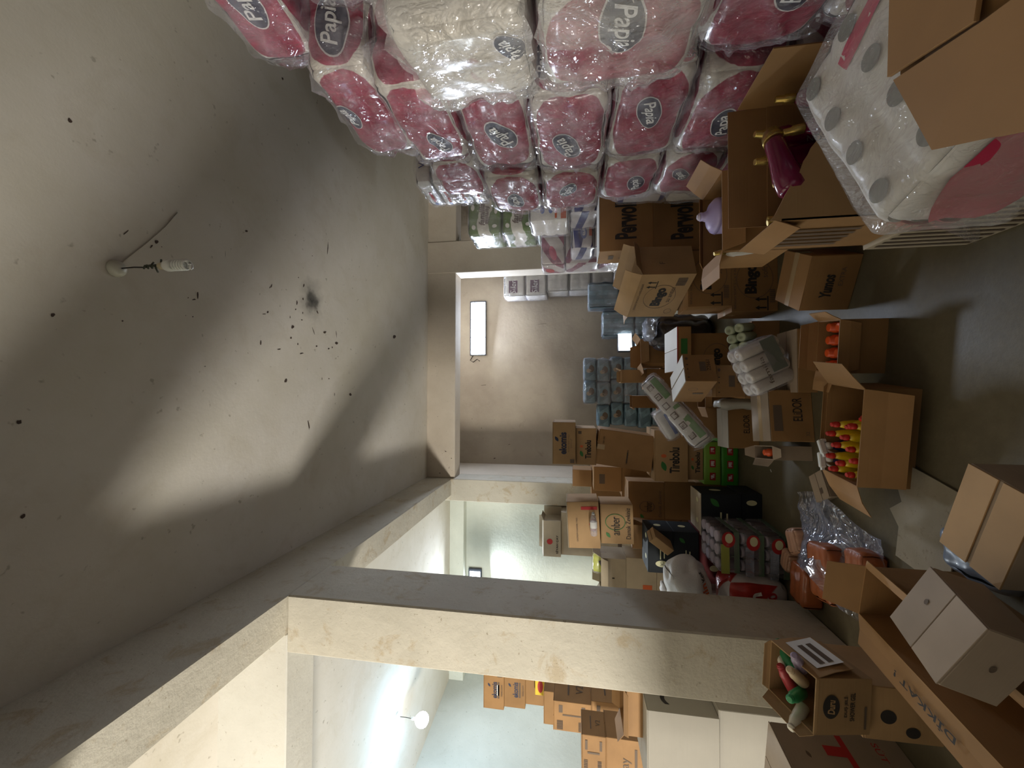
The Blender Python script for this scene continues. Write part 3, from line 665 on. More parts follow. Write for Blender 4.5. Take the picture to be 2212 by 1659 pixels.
# ---------------------------------------------------------------- stack with two lettered cartons, right of the aisle
ink = M_ink
perw = lambda: [('F', 't', .5, .5, 'Perwoll', .40, ink, {'w': .62, 'bold': .035})]
carton('perw2', 'carton', 'brown carton lettered Perwoll on top of its stack', mat=M_card, prints=perw()+[('L', 'r', .5, .75, .3, .1, M_ink2), ('L', 't', .5, .5, 'L', .2, M_ink2)], topmat=M_white, cat='carton')
carton('perw1', 'carton', 'brown carton lettered Perwoll under the topmost Perwoll carton', prints=perw())
carton('perw1', 'carton', 'lowest carton under the two Perwoll cartons', pose=(1.37, 3.46, 0, 0, .48, .34, .428, 0, 0))
bing = lambda f='F', s='soft': [(f, 't', .55, .55, 'Bingo', .34, ink, {'w': .50, 'bold': .05}), (f, 'o', .55, .50, .66, .80, M_ink2, .975), (f, 't', .66, .28, s, .12, M_ink2, {}), (f, 'up', .20, .5+.0, .18, ink) if False else (f, 'up', .13, .35, .26, ink),
                                (f, 't', .45, .93, 'BINGO SOFT 5 L x 4 ADET', .05, M_ink2, {'w': .8}), (f, 'bar', .25, .12, .22, .12, M_ink2)]
carton('bingo0', 'carton', 'brown carton lettered Bingo soft standing on the floor by the aisle', prints=bing(), tape=True)
carton('bingo1', 'carton', 'brown carton lettered Bingo soft on top of another one', prints=bing())
carton('bingo2', 'carton', 'open carton lettered Bingo turned toward the left light, topmost of its stack', mat=M_card_tan,
       prints=[('L', 't', .5, .5, 'Bingo', .26, ink, {'w': .42, 'bold': .05}), ('L', 'o', .5, .5, .55, .62, M_ink2, .975), ('L', 't', .55, .30, 'su arıtıcı', .08, M_ink2, {}), ('L', 'up', .78, .74, .18, ink), ('L', 't', .5, .92, 'BINGO 24 ADET x 500 GRAM', .045, M_ink2, {'w': .6}), ('L', 'bar', .84, .2, .16, .18, M_ink2), ('L', 'o', .15, .2, .13, .15, M_ink2, .9), ('F', 't', .4, .6, 'F', .1, M_ink2, {})],
       flaps={'F': (60, .10), 'L': (-25, .13), 'B': (85, .15), 'R': (20, .12)})
carton('yumos', 'carton', 'tilted-looking brown carton lettered Yumos at the aisle edge', prints=[('F', 't', .45, .55, 'Yumos', .24, ink, {'w': .42, 'bold': .04, 'shear': .2}), ('F', 't', .62, .30, 'EXTRA', .09, M_ink2, {})], tape=True)
# ---------------------------------------------------------------- open cartons with bottles, right foreground
M_paleface = M_card_tan
C1 = (.885, 1.60, .36, 0, .60, .30, .46, 0, 0)
root = tag(empty('carton', C1[:3]), 'open torn carton full of maroon bottles with gold caps', 'carton')
w, d, h = .60, .30, .46
mb = MB(); mb.box((-w/2, -d/2, 0), (w/2, d/2, TH)); mb.box((-w/2, -d/2, TH), (-w/2+TH, d/2, h-.02)); mb.box((w/2-TH, -d/2, TH), (w/2, d/2, h)); mb.box((-w/2, d/2-TH, TH), (w/2, d/2, .35)); mb.build('body', M_card, root)
mb = MB(); pr = [(-w/2, h+.015)]
rr = random.Random(5)
for i in range(1, 15): pr.append((-w/2+.022*i, h+.01-.0115*i+rr.uniform(-.004, .004)))
pr += [(0.03, h-.20), (w/2, h-.22), (w/2, 0), (-w/2, 0)]
mb.slab([(x, -d/2, z) for x, z in pr][::-1], TH); mb.build('torn_front', M_card_tan, root)['label'] = 'tan front panel with a ragged torn edge'
f = MB(); flap_quad(f, (w/2, d/2, .35), (-w/2+.10, d/2, .35), (0, 1, 0), (0, 0, 1), .145, 4, taper=.003); f.build('flap', M_card, root)
f = MB(); flap_quad(f, (-w/2, d/2, h), (-w/2, -d/2, h), (-1, 0, 0), (0, 0, 1), .09, 165); f.build('flap', M_card, root)
do_prints(root, w, d, h, [('F', 'o', .30+.055*i, .47, .038, .05, ink, .8) for i in range(5)]+[('F', 'r', .24+.06*i, .34, .040, .075, M_ink2) for i in range(7)]+[('F', 't', .45, .60, 'BINGO ICON', .045, ink, {'rot': PI/2}), ('F', 'leaf', .50, .60, .1, ink, .4)]+[('L', 'r', .2+.12*i, .55, .05, .5, M_ink2) for i in range(5)], off=.006)
carton('c1low', 'carton', 'striped brown carton on the floor under the box of maroon bottles', pose=(.88, 1.53, 0, 0, .62, .46, .355, 0, 0), mat=M_card_grey, prints=[('L', 'r', .08+.085*i, .5, .03, .9, M_ink2) for i in range(11)]+[('F', 'r', .08+.085*i, .5, .03, .8, M_ink2) for i in range(11)])
M_maroon = solid('maroon_plastic', (.16, .006, .045), .18, coat=.6); M_gold = solid('gold_plastic', (.50, .36, .10), .25, metal=.75)
def bottle(name, label, cat, loc, hgt, r, mb_, mc, rot=(0, 0, 0), cap=.28, neck=.4, group=None, capr=None, shape=None):
    root = tag(empty(name, loc), label, cat, group); root.rotation_mode = 'XYZ'; root.rotation_euler = rot
    hb = hgt*(1-cap)
    prof = shape or [(r*.86, 0), (r, hb*.05), (r, hb*.45), (r*.93, hb*.62), (r*.98, hb*.72), (r*.75, hb*.9), (r*neck, hb)]
    MB().lathe(prof, 18).build('body', mb_, root)
    c = capr or r*neck*1.15
    MB().lathe([(c, hb), (c*1.04, hb+.004), (c, hb+(hgt-hb)*.55), (c*.8, hb+(hgt-hb)*.6), (c*.78, hgt*.985), (c*.6, hgt)], 16).build('cap', mc, root)
    return root
b = bottle('bottle', 'maroon bottle with gold cap lying on top of the others in the torn carton', 'bottle', (.69, 1.475, .752), .30, .042, M_maroon, M_gold, rot=tuple(Vector((.27, .10, .02)).to_track_quat('Z', 'Y').to_euler()), cap=.17, neck=.72, shape=[(.030, 0), (.042, .015), (.046, .07), (.040, .13), (.036, .18), (.034, .235), (.030, .25)])
mb = MB(); mb.box((-.02, -.0475, .03), (.02, -.044, .055)); mb.build('label', M_whiteink, b)['label'] = 'small white price sticker'
k = 0
for (x, y, z) in [(.66, 1.52, .565), (.655, 1.60, .53), (.775, 1.50, .56), (.82, 1.60, .50), (.93, 1.66, .565), (1.0, 1.68, .56), (.96, 1.50, .52), (1.10, 1.60, .50)]:
    bottle('bottle', ['maroon bottle in the near left corner of the torn carton', 'maroon bottle second from the left in the torn carton', 'maroon bottle with its gold cap up under the lying bottle', 'maroon bottle with round gold cap amid the torn carton', 'maroon bottle behind the lying bottle neck', 'maroon bottle against the back panel of the torn carton', 'maroon bottle beside the big roll pack in the torn carton', 'maroon bottle in the far right corner of the torn carton'][k], 'bottle', (x, y, z), .24, .036, M_maroon, M_gold, rot=(rad((k*37) % 17-8), rad((k*53) % 21-10), 0), group='maroon bottles with gold caps'); k += 1
carton('c2', 'carton', 'open carton with a lilac bottle, behind the torn carton', pose=(.90, 2.22, .46, 0, .40, .30, .31, 0, 0), flaps={'L': (80, .13), 'R': (35, .12), 'B': (-60, .06), 'F': (150, .10)}, mat=M_card)
carton('c2low', 'carton', 'plain carton on the floor under the lilac bottle carton', pose=(.98, 2.22, 0, 0, .38, .30, .459, 0, 0), mat=M_card)
root = bottle('bottle', 'lilac bottle with a wide pale dome cap in the open carton', 'bottle', (.93, 2.20, .545), .305, .09, solid('pale_lilac_plastic', (.46, .40, .72), .3, coat=.3), solid('pale_lilac_cap', (.62, .58, .72), .35), cap=.05, shape=[(.08, 0), (.09, .01), (.09, .20), (.085, .205), (.093, .207), (.086, .225), (.062, .245), (.03, .256), (.022, .275), (.022, .29)], capr=.018)
bottle('bottle', 'small cream bottle leaning in the carton left of the lilac bottle', 'bottle', (.73, 2.13, .60), .2, .03, M_whitepack, M_gold, rot=(.1, -.15, 0))
# ---------------------------------------------------------------- aisle left of the Yumos carton
carton('orangebox', 'carton', 'open carton holding white bottles with orange caps', pose=P['orangebox'], mat=M_card, flaps={'B': (4, .085), 'F': (165, .085), 'L': (75, .10), 'R': (30, .07)})
M_pinkb = solid('pale_pink_plastic', (.55, .42, .38), .35, coat=.2); M_orangecap = solid('orange_plastic', (.75, .10, .02), .35)
for i in range(8):
    x = -.10+.066*(i % 4); y = -.04+.075*(i//4); a = P['orangebox'][3]; X = P['orangebox'][0]+x*math.cos(a)-y*math.sin(a); Y = P['orangebox'][1]+x*math.sin(a)+y*math.cos(a)
    bottle('bottle', 'white bottle with an orange cap, '+['front', 'back'][i//4]+' row of its carton, '+['leftmost', 'second from the left', 'third from the left', 'rightmost'][i % 4], 'bottle', (X, Y, .006), .185, .03, M_pinkb, M_orangecap, cap=.3, neck=.8, group='bottles with orange caps')
carton('yellowbox', 'carton', 'open carton of yellow bottles with its wide front flap hanging down', mat=M_card, pose=P['yellowbox'], flaps={'F': (158, .16), 'R': (50, .14), 'L': (112, .17), 'B': (-8, .02)})
M_yellow = solid('yellow_plastic', (.70, .50, .015), .35, coat=.3); M_redcap = solid('red_plastic', (.50, .02, .012), .4); M_bluep = solid('dark_blue_plastic', (.01, .016, .10), .3, coat=.3); M_trig = solid('white_plastic', (.70, .72, .70), .35)
yb = P['yellowbox']; ka = yb[3]
def inbox(pb, x, y): return (pb[0]+x*math.cos(pb[3])-y*math.sin(pb[3]), pb[1]+x*math.sin(pb[3])+y*math.cos(pb[3]))
lab = ['far left corner', 'left end, near wall', 'left end, second from the near wall', 'beside the nearer spray bottle', 'second row from the left, near wall', 'between the two spray bottles', 'middle of the row, near wall', 'middle of the carton', 'middle of the carton, near wall', 'right of the middle', 'right of the middle, near wall', 'second from the right end', 'right end, half lying']
pp = [(-.19, .03), (-.19, -.06), (-.15, -.01), (-.13, .05), (-.12, -.07), (-.07, .03), (-.07, -.05), (-.02, .06), (-.02, -.02), (.03, .04), (.04, -.05), (.09, -.03), (.17, -.06)]
for i, (x, y) in enumerate(pp):
    X, Y = inbox(yb, x, y)
    bottle('bottle', 'yellow bottle with a red cap, '+lab[i], 'bottle', (X, Y, .004 if i < 12 else .02), [.245, .225, .24, .25, .22, .24, .225, .25, .235, .245, .225, .235, .2][i], .024, M_yellow, M_redcap, cap=.14, neck=.5, capr=.014, rot=((0, 0, 0) if i < 11 else (0, -.25 if i == 11 else -.5, 0)), group='yellow bottles with red caps')
def spray(label, x, y, rz):
    X, Y = inbox(yb, x, y); root = tag(empty('spray_bottle', (X, Y, .006), (0, 0, rz)), label, 'spray bottle')
    MB().lathe([(.030, 0), (.036, .01), (.036, .12), (.030, .16), (.016, .195), (.014, .21)], 16).build('body', M_bluep, root)
    m_ = MB(); m_.lathe([(.018, .205), (.018, .225), (.012, .235)], 12); m_.box((-.045, -.011, .235), (.03, .011, .262), bev=.004); m_.box((-.058, -.007, .243), (-.045, .007, .256)); m_.box((.02, -.009, .225), (.034, .009, .245))
    m_.build('spray_head', M_trig, root); m2 = MB(); m2.tube([(-.02, 0, .238), (-.036, 0, .215), (-.038, 0, .195)], .005); m2.build('trigger', M_trig, root); return root
spray('dark blue spray bottle with a white trigger head, nearer the left end of the carton', -.155, .085, .2)
spray('dark blue spray bottle with a white trigger head, nearer the middle of the carton', -.09, .09, .5)
carton('pad', 'carton_offcut', 'small pale folded carton piece on the floor beside the yellow bottles', pose=(-.56, 2.62, 0, .5, .16, .14, .05, 0, 0), mat=M_card_pale, cat='carton piece', prints=[('T', 'r', .3, .4, .2, .2, M_ink2)])
elid = lambda s=.22: [('F', 't', .62 if s > .2 else .6, .35 if s > .2 else .4, 'ELiDOR', s, ink, {'w': .45, 'bold': .01})]
carton('elidor0', 'carton', 'brown carton lettered ELIDOR with taped pale top, nearer the aisle', prints=elid()+[('F', 'r', .45, .8, .5, .2, M_ink2), ('F', 't', .15, .15, '32', .08, M_ink2, {})], topmat=M_card_pale, tape=True)
carton('elidor1', 'carton', 'smaller brown carton lettered ELIDOR with white top, behind the larger one', prints=elid(.2), topmat=M_white)
# ---------------------------------------------------------------- middle of the room
pA = P['arA']; pB = P['arB']
sym = [('F', 'leaf', .15, .88, .07, ink, PI/2), ('F', 'o', .3, .88, .06, .06, M_ink2, .8), ('F', 'd', .45, .88, .04, .04, ink), ('F', 'leaf', .62, .88, .07, ink, PI/2), ('F', 'd', .85, .88, .1, .1, M_ink2)]
carton('arA', 'carton', 'brown carton with white top and a row of small symbols, turned half left', pose=pA, topmat=M_white, gap=.012, prints=sym+[('F', 'r', .55, .4, .35, .2, M_ink2), ('F', 't', .6, .22, '22661', .12, ink, {}), ('L', 'o', .65, .6, .14, .3, M_ink2, .9), ('L', 'r', .45, .35, .06, .35, M_ink2)])
carton('arB', 'carton', 'brown carton with a row of small symbols under the white-topped one', pose=pB, prints=sym+[('F', 'r', .5, .45, .35, .2, M_ink2), ('F', 't', .6, .2, '25901', .12, ink, {})])
carton('arC', 'carton', 'plain carton on the floor under the symbol-printed cartons', pose=(pB[0], pB[1]+.01, 0, 0, pB[4]+.02, .28, pB[2]-.001, 0, 0))
carton('whitetop', 'carton', 'flat white-topped carton with red-edged side', pose=P['whitetop'], topmat=M_white, prints=[('F', 'r', .5, .95, 1, .06, M_redink), ('F', 'r', .55, .5, .35, .45, M_grink)])
carton('bingoB', 'carton', 'shadowed brown carton lettered Bingo far back by the aisle', pose=(.30, 3.92, 0, 0, .46, .36, .468, 0, 0), prints=[('F', 't', .5, .5, 'Bingo', .2, ink, {'w': .4, 'bold': .05}), ('F', 'o', .5, .5, .6, .5, M_ink2, .97), ('F', 'r', .8, .25, .15, .12, M_ink2)])
carton('smA', 'carton', 'small tan carton standing open before the blue-grey packs', pose=(.20, 5.2, .61, 0, .16, .2, .30, 0, 0), mat=M_card_tan, flaps={'R': (20, .05), 'L': (170, .05), 'F': (170, .02), 'B': (10, .03)})
carton('smA0', 'carton', 'brown carton on the floor under the small tan open one', pose=(.16, 5.2, 0, 0, .25, .3, .609, 0, 0))
carton('smB', 'carton', 'small brown carton left of the small tan open one', pose=(-.12, 5.15, .45, 0, .15, .2, .33, 0, 0), flaps={'R': (10, .06), 'L': (150, .05)})
carton('smB0', 'carton', 'brown carton under the small brown carton by the blue-grey packs', pose=(-.16, 5.15, 0, 0, .26, .28, .449, 0, 0))
carton('smC', 'carton', 'dark brown open carton in front of the low bright lamp', pose=(.47, 5.05, .42, .15, .30, .3, .28, 0, 0), flaps={'L': (110, .12), 'F': (160, .1), 'B': (10, .08), 'R': (60, .1)})
carton('smC0', 'carton', 'brown carton on the floor under the dark open one', pose=(.47, 5.05, 0, 0, .36, .34, .419, 0, 0))
# ---------------------------------------------------------------- tea carton stack in front of the rear left pillar
T = P
tire = lambda y=.5: [('F', 't', .42, y-.1, 'Tirebolu', .30, ink, {'w': .50, 'bold': .03}), ('F', 'leaf', .30, y+.22, .32, M_grink, .35), ('F', 'd', .50, y+.22, .07, .16, M_orink)]
G = []
for i in range(2):
    q = list(T['green%d' % i]); 
    pack('tea_pack', ['bright green tea pack on the floor under the Tirebolu cartons', 'green patterned tea pack lying over the lowest green one'][i], 'tea pack', (q[0], 4.1, [0, .152][i]), (.40, .40, .15), solid(['bright_green_wrap', 'lime_green_wrap'][i], [(.05, .30, .02), (.22, .42, .05)][i], .4, coat=.3, bump=.2, bscale=30), r=.012, bulge=.003, amp=.002,
         decals=[('F', 'rect', -.6+.6*k, 0, .07, .05, M_redink, 0) for k in range(3)]+[('F', 'rect', -.6+.6*k, 0, .045, .03, M_whiteink, 0) for k in range(3)])
zt = .304
for key, hh, nmx in (('tir0', .14, 0), ('tir1', .30, 1)):
    q = T[key]
    carton(key, 'carton', ['flat Tirebolu carton just above the green tea packs', 'Tirebolu carton with an orange dot and green leaf, below the tall plain carton'][nmx], pose=(q[0], q[1], zt, 0, q[4], q[5], hh, 0, 0), mat=M_card_tan, prints=tire() if nmx else tire(.45), tape=True); zt += hh+.001
q = T['plain1']; carton('plain1', 'carton', 'tall plain brown carton leaning in the tea stack', pose=(q[0], q[1], .745, q[3], q[4], q[5], q[6], 0, q[8]), mat=M_card, prints=[('F', 'r', .3, .45, .30, .02, M_ink2), ('F', 't', .32, .45, 'KARTON KALDIRAN', .03, ink, {'w': .4}), ('F', 't', .7, .9, '500 500', .03, ink, {})], tape=True)
q = T['tir2']; carton('tir2', 'carton', 'Tirebolu carton second from the top of the tea stack', pose=(q[0], q[1], 1.275, 0, q[4], q[5], .20, 0, 0), mat=M_card_tan, prints=tire()+[('F', 'r', .88, .8, .08, .16, M_ink2)])
q = T['eko']; carton('eko', 'carton', 'ekomis carton with a navy leaf, topmost of the tea stack', pose=(q[0], q[1], 1.477, 0, q[4], q[5], q[6], 0, 0), mat=M_card_tan, prints=[('F', 't', .5, .55, 'ekomis', .32, M_navy, {'w': .52, 'bold': .03}), ('F', 'leaf', .60, .82, .26, M_navy, .6), ('F', 't', .5, .30, 'ALARA YEDİ YAŞLI', .08, M_ink2, {'w': .42}), ('F', 't', .5, .18, 'ÇAYI 1 LT', .08, M_ink2, {}), ('F', 'r', .08, .15, .09, .18, M_ink2)])
# ---------------------------------------------------------------- cartons between the two left pillars
def stackfill(key, label0, n=1, mat=None, dx=0, grow=.02):
    q = P[key] if isinstance(key, str) else key; hh = (q[2]-.001*n)/n
    for i in range(n): carton(str(key)+'f%d' % i, 'carton', label0+(['', ', lowest', ', middle', ', upper'][0 if n == 1 else (1 if i == 0 else (3 if i == n-1 else 2))]), pose=(q[0]+dx, q[1]+.01, i*(hh+.001), 0, q[4]+grow, q[5]+grow, hh, 0, 0), mat=mat)
q = P['bk0']; carton('bk0', 'carton', 'dark faded carton beside the tall plain one', pose=(q[0], q[1], .97, 0, q[4], q[5], q[6], 0, 0), prints=[('F', 'r', .5, .7, .4, .2, M_ink2)])
carton('bk0b', 'carton', 'plain carton under the dark faded carton', pose=(q[0]-.02, q[1], .49, 0, .34, .36, .478, 0, 0)); carton('bk0c', 'carton', 'plain floor carton below the dark faded carton', pose=(q[0]-.02, q[1], 0, 0, .36, .36, .488, 0, 0))
q = P['bk1']; carton('bk1', 'carton', 'small brown carton up against the rear left pillar', pose=(q[0]+.02, q[1]+.10, 1.28, 0, .2, .28, .23, 0, 0)); carton('bk1b', 'carton', 'tall carton against the rear left pillar under a small one', pose=(q[0]-.07, q[1]+.22, 0, 0, .36, .36, 1.278, 0, 0))
q = P['ambdark']; carton('ambdark', 'carton', 'shadowed carton with a round amber mark in the middle of the heap', pose=(q[0]-.02, q[1]-.1, .60, q[3], q[4]-.04, .3, q[6], 0, 0), prints=[('F', 'o', .42, .48, .26, .42, M_ink2, .93), ('F', 't', .42, .45, 'amber', .2, ink, {'w': .22}), ('F', 't', .5, .12, 'Damak Zevkiniz', .08, M_ink2, {}), ('F', 'leaf', .18, .62, .18, M_grink, .5)])
carton('ambd2', 'carton', 'dim carton under the shadowed amber carton', pose=(q[0]-.02, q[1]-.09, .30, 0, .46, .32, .299, 0, 0)); carton('ambd3', 'carton', 'dim floor carton under the shadowed amber carton', pose=(q[0]-.02, q[1]-.09, 0, 0, .46, .32, .299, 0, 0))
q = P['amber']; carton('amber', 'carton', 'brown carton with a green leaf lettered amber', pose=(q[0]-.03, 3.87, .962, .03, q[4], .32, q[6]+.01, 0, q[8]*.4), mat=M_card_tan, prints=[('F', 't', .45, .55, 'amber', .27, ink, {'w': .46}), ('F', 'o', .55, .55, .42, .62, M_grink, .93), ('F', 'leaf', .22, .78, .2, M_grink, .7), ('F', 't', .52, .16, 'Damak Zevkiniz', .14, ink, {'w': .78})])
q = P['anka']; carton('anka', 'carton', 'brown carton with an orange-red word and stripe above the amber carton', pose=(q[0]-.03, 3.87, 1.262, .02, q[4], .32, q[6], 0, q[8]*.5), mat=M_card_tan, topmat=M_card_grey, prints=[('F', 't', .5, .22, 'anka', .2, M_redink, {'w': .26, 'bold': .03}), ('F', 'r', .86, .3, .07, .5, M_redink), ('F', 't', .4, .7, 'EXTREM DAMAK TAD', .05, M_ink2, {'w': .5})])
for j in range(2): carton('amb%d' % j, 'carton', 'plain carton behind the black pair, under the amber carton, '+['lower', 'upper'][j], pose=(-1.34, 3.92, j*.481, 0, .22, .22, .479, 0, 0))
b = bottle('bottle', 'clear plastic bottle with a white label lying before the anka carton', 'bottle', (-1.30, 3.665, 1.315), .21, .031, film_mat('clear_bottle_plastic', .25, glossw=.5), M_trig, rot=(0, rad(88), 0), cap=.1)
MB().lathe([(.0322, .07), (.0322, .125)], 18, cap=False).build('label', M_whiteink, b)['label'] = 'white paper label'
M_cr = M_creamink
onc = lambda: [('F', 'd', .22, .45, .15, .5, M_cr), ('F', 't', .22, .45, 'ÖNCÜ', .18, M_ink, {'w': .12, 'lift': .001}), ('F', 'leaf', .8, .65, .3, M_grink, .8), ('F', 'r', .45, .5, .25, .04, M_cr), ('F', 'r', .45, .35, .2, .04, M_cr), ('T', 'd', .3, .3, .12, .2, M_cr), ('T', 'd', .8, .3, .12, .2, M_cr), ('R', 'd', .5, .5, .2, .3, M_cr)]
for i, (z0, l) in enumerate([(.48, 'lower black ÖNCÜ carton of the pair in front of the amber cartons'), (.682, 'upper black ÖNCÜ carton of the pair in front of the amber cartons')]):
    q = P['blk1']; carton('blk%d' % i, 'carton', l, pose=(q[0], 3.60, z0, 0, .35, .28, .20, 0, 0), mat=M_black, prints=onc(), group='black lettered cartons')
carton('red0', 'carton', 'dark red patterned carton under the black ÖNCÜ pair', pose=(-1.36, 3.62, .24, 0, .42, .3, .239, 0, 0), mat=carton_mat('dark_red_carton', (.09, .01, .012)), prints=[('F', 'd', .3, .5, .12, .3, M_cr), ('F', 'r', .6, .3, .3, .1, M_redink)])
carton('red1', 'carton', 'plain dark floor carton at the bottom of the black pile', pose=(-1.36, 3.62, 0, 0, .42, .3, .239, 0, 0), mat=M_black)
q = P['blkbig']; carton('blkbig', 'carton', 'large black ÖNCÜ carton next to the jar trays', pose=(q[0]+.02, 3.62-.0, .17, 0, .22, .26, .31, 0, 0) if False else (-1.00, 3.58, .16, 0, .34, .28, .31, 0, 0), mat=M_black, prints=onc(), topmat=M_card_grey, group='black lettered cartons')
carton('blk9', 'carton', 'black carton on the floor under the large black one', pose=(-1.0, 3.60, 0, 0, .36, .30, .159, 0, 0), mat=M_black, prints=[('F', 'd', .8, .5, .12, .5, M_cr)])
carton('tan9', 'carton', 'small tan carton tipped on the black cartons', pose=(-1.28, 3.42, .72, rad(-20), .07, .12, .20, 0, rad(40)), mat=M_card_tan)
# ---------------------------------------------------------------- lamps
def emit(name, col, st):
    M, nt, b = newmat(name); b.inputs['Base Color'].default_value = (0, 0, 0, 1); b.inputs['Emission Color'].default_value = (*col, 1); b.inputs['Emission Strength'].default_value = st; return M
M_led = emit('led_panel_glow', (.80, .90, 1), 14); M_globe = emit('globe_glow', (.85, .93, 1), 16); M_lowled = emit('low_led_glow', (.85, .95, 1), 12)
M_metal = solid('dark_lamp_metal', (.05, .055, .07), .4, metal=.3)
t = tag(empty('floodlight', (1.235, 7.49, 3.335)), 'long bright floodlight of three panels high on the rear wall', 'floodlight')
mb = MB(); mb.box((-.53, -.035, -.16), (.53, 0, -.145)); mb.box((-.53, -.035, .145), (.53, 0, .16)); mb.box((-.53, -.035, -.145), (-.515, 0, .145)); mb.box((.515, -.035, -.145), (.53, 0, .145)); mb.box((-.515, -.008, -.145), (.515, 0, .145)); mb.build('housing', M_metal, t)
for i in range(3): MB().box((-.510+.343*i, -.026, -.14), (-.510+.343*i+.334, -.010, .14), bev=.006).build('led_panel', M_led, t)
MB().tube([(-.53, -.01, .1), (-.62, -.008, .16), (-.66, -.008, .10), (-.60, -.008, .02), (-.64, -.008, -.03)], .007).build('cable', M_dark, t)
t = tag(empty('floodlight', (-3.60, 7.495, 3.37)), 'small floodlight with a row of LEDs at the rear, beside the near pillar', 'floodlight')
mb = MB(); mb.box((-.16, -.05, -.13), (.19, 0, .13), bev=.008); mb.build('housing', M_metal, t)
for i in range(5): MB().box((-.14, -.058, -.10+.042*i), (.14, -.051, -.10+.042*i+.034)).build('led_strip', M_led, t)
t = tag(empty('floodlight', (.82, 6.66, .51), (0, 0, .25)), 'glaring floodlight standing low among the blue-grey packs', 'floodlight')
mb = MB(); mb.box((-.16, 0, .03), (.16, .05, .27), bev=.008); mb.build('housing', M_metal, t)
MB().box((-.145, -.008, .045), (.145, -.001, .255), bev=.003).build('led_panel', M_lowled, t)
m_ = MB(); m_.box((-.17, .02, 0), (.17, .06, .012)); m_.build('stand', M_metal, t)
t = tag(empty('pendant_bulb', (-4.44, 5.16, cz(5.16))), 'lit round bulb hanging from the left bay ceiling', 'light bulb')
MB().lathe([(.05, 0), (.055, -.015), (.04, -.04), (.012, -.05)], 20).build('ceiling_rose', M_trig, t)
MB().tube([(0, 0, -.05), (.004, .002, -.13), (-.002, 0, -.22)], .004).build('cord', M_dark, t)
MB().lathe([(.016, -.27), (.02, -.25), (.018, -.215)][::-1], 14).build('socket', M_trig, t)
MB().lathe([(.02, -.268), (.05, -.285), (.078, -.315), (.092, -.355), (.088, -.395), (.065, -.43), (.03, -.448), (.002, -.452)], 24).build('bulb', M_globe, t)
t = tag(empty('pendant_bulb', (.667, 1.78, cz(1.78))), 'unlit spiral bulb hanging on a wire from the main ceiling', 'light bulb')
MB().lathe([(.012, -.042), (.028, -.038), (.040, -.024), (.046, -.008), (.046, 0)], 24).build('ceiling_rose', solid('aged_white_plastic', (.55, .54, .44), .35, coat=.3), t)
MB().tube([(0, 0, -.04), (.002, 0, -.12), (-.002, .001, -.20)], .0035).build('cord', M_dark, t)
mb = MB()
for s in (0, PI): mb.tube([(.008*math.cos(a*.9+s), .008*math.sin(a*.9+s), -.185-.0075*a) for a in range(14)], .005, 6)
for (x, y, z, a) in [(.012, .0, -.235, .9), (-.004, .012, -.245, 2), (.02, .01, -.28, .6)]: mb.tube([(x, y, z), (x+.03*math.cos(a), y+.03*math.sin(a), z+.02)], .005, 6)
mb.build('twisted_wire_ends', solid('dark_green_tape', (.035, .04, .02), .6), t)
MB().lathe([(.014, -.315), (.019, -.30), (.018, -.285), (.012, -.278)], 16).build('socket', solid('cream_ceramic', (.50, .43, .28), .4), t)
M_cfl = solid('frosted_white_glass', (.74, .74, .68), .25, coat=.4)
MB().lathe([(.022, -.37), (.030, -.362), (.031, -.335), (.024, -.318), (.014, -.312)], 20).build('ballast', M_cfl, t)
mb = MB(); N_ = 110
mb.tube([(.024*math.cos(k*.31), .024*math.sin(k*.31), -.374-.088*k/N_) for k in range(N_+1)]+[(.012, .004, -.468), (0, 0, -.470)], .0062, 8); mb.build('spiral_tube', M_cfl, t)
pts = [(.70, 1.80), (.85, 1.92), (1.0, 2.03), (1.12, 2.10)]
tag(MB().tube([(x, y, cz(y)-.004) for x, y in pts], .0028, 6).build('ceiling_cable', solid('cream_cable', (.50, .46, .38), .6)), 'thin pale cable along the ceiling from the spiral bulb', 'cable')
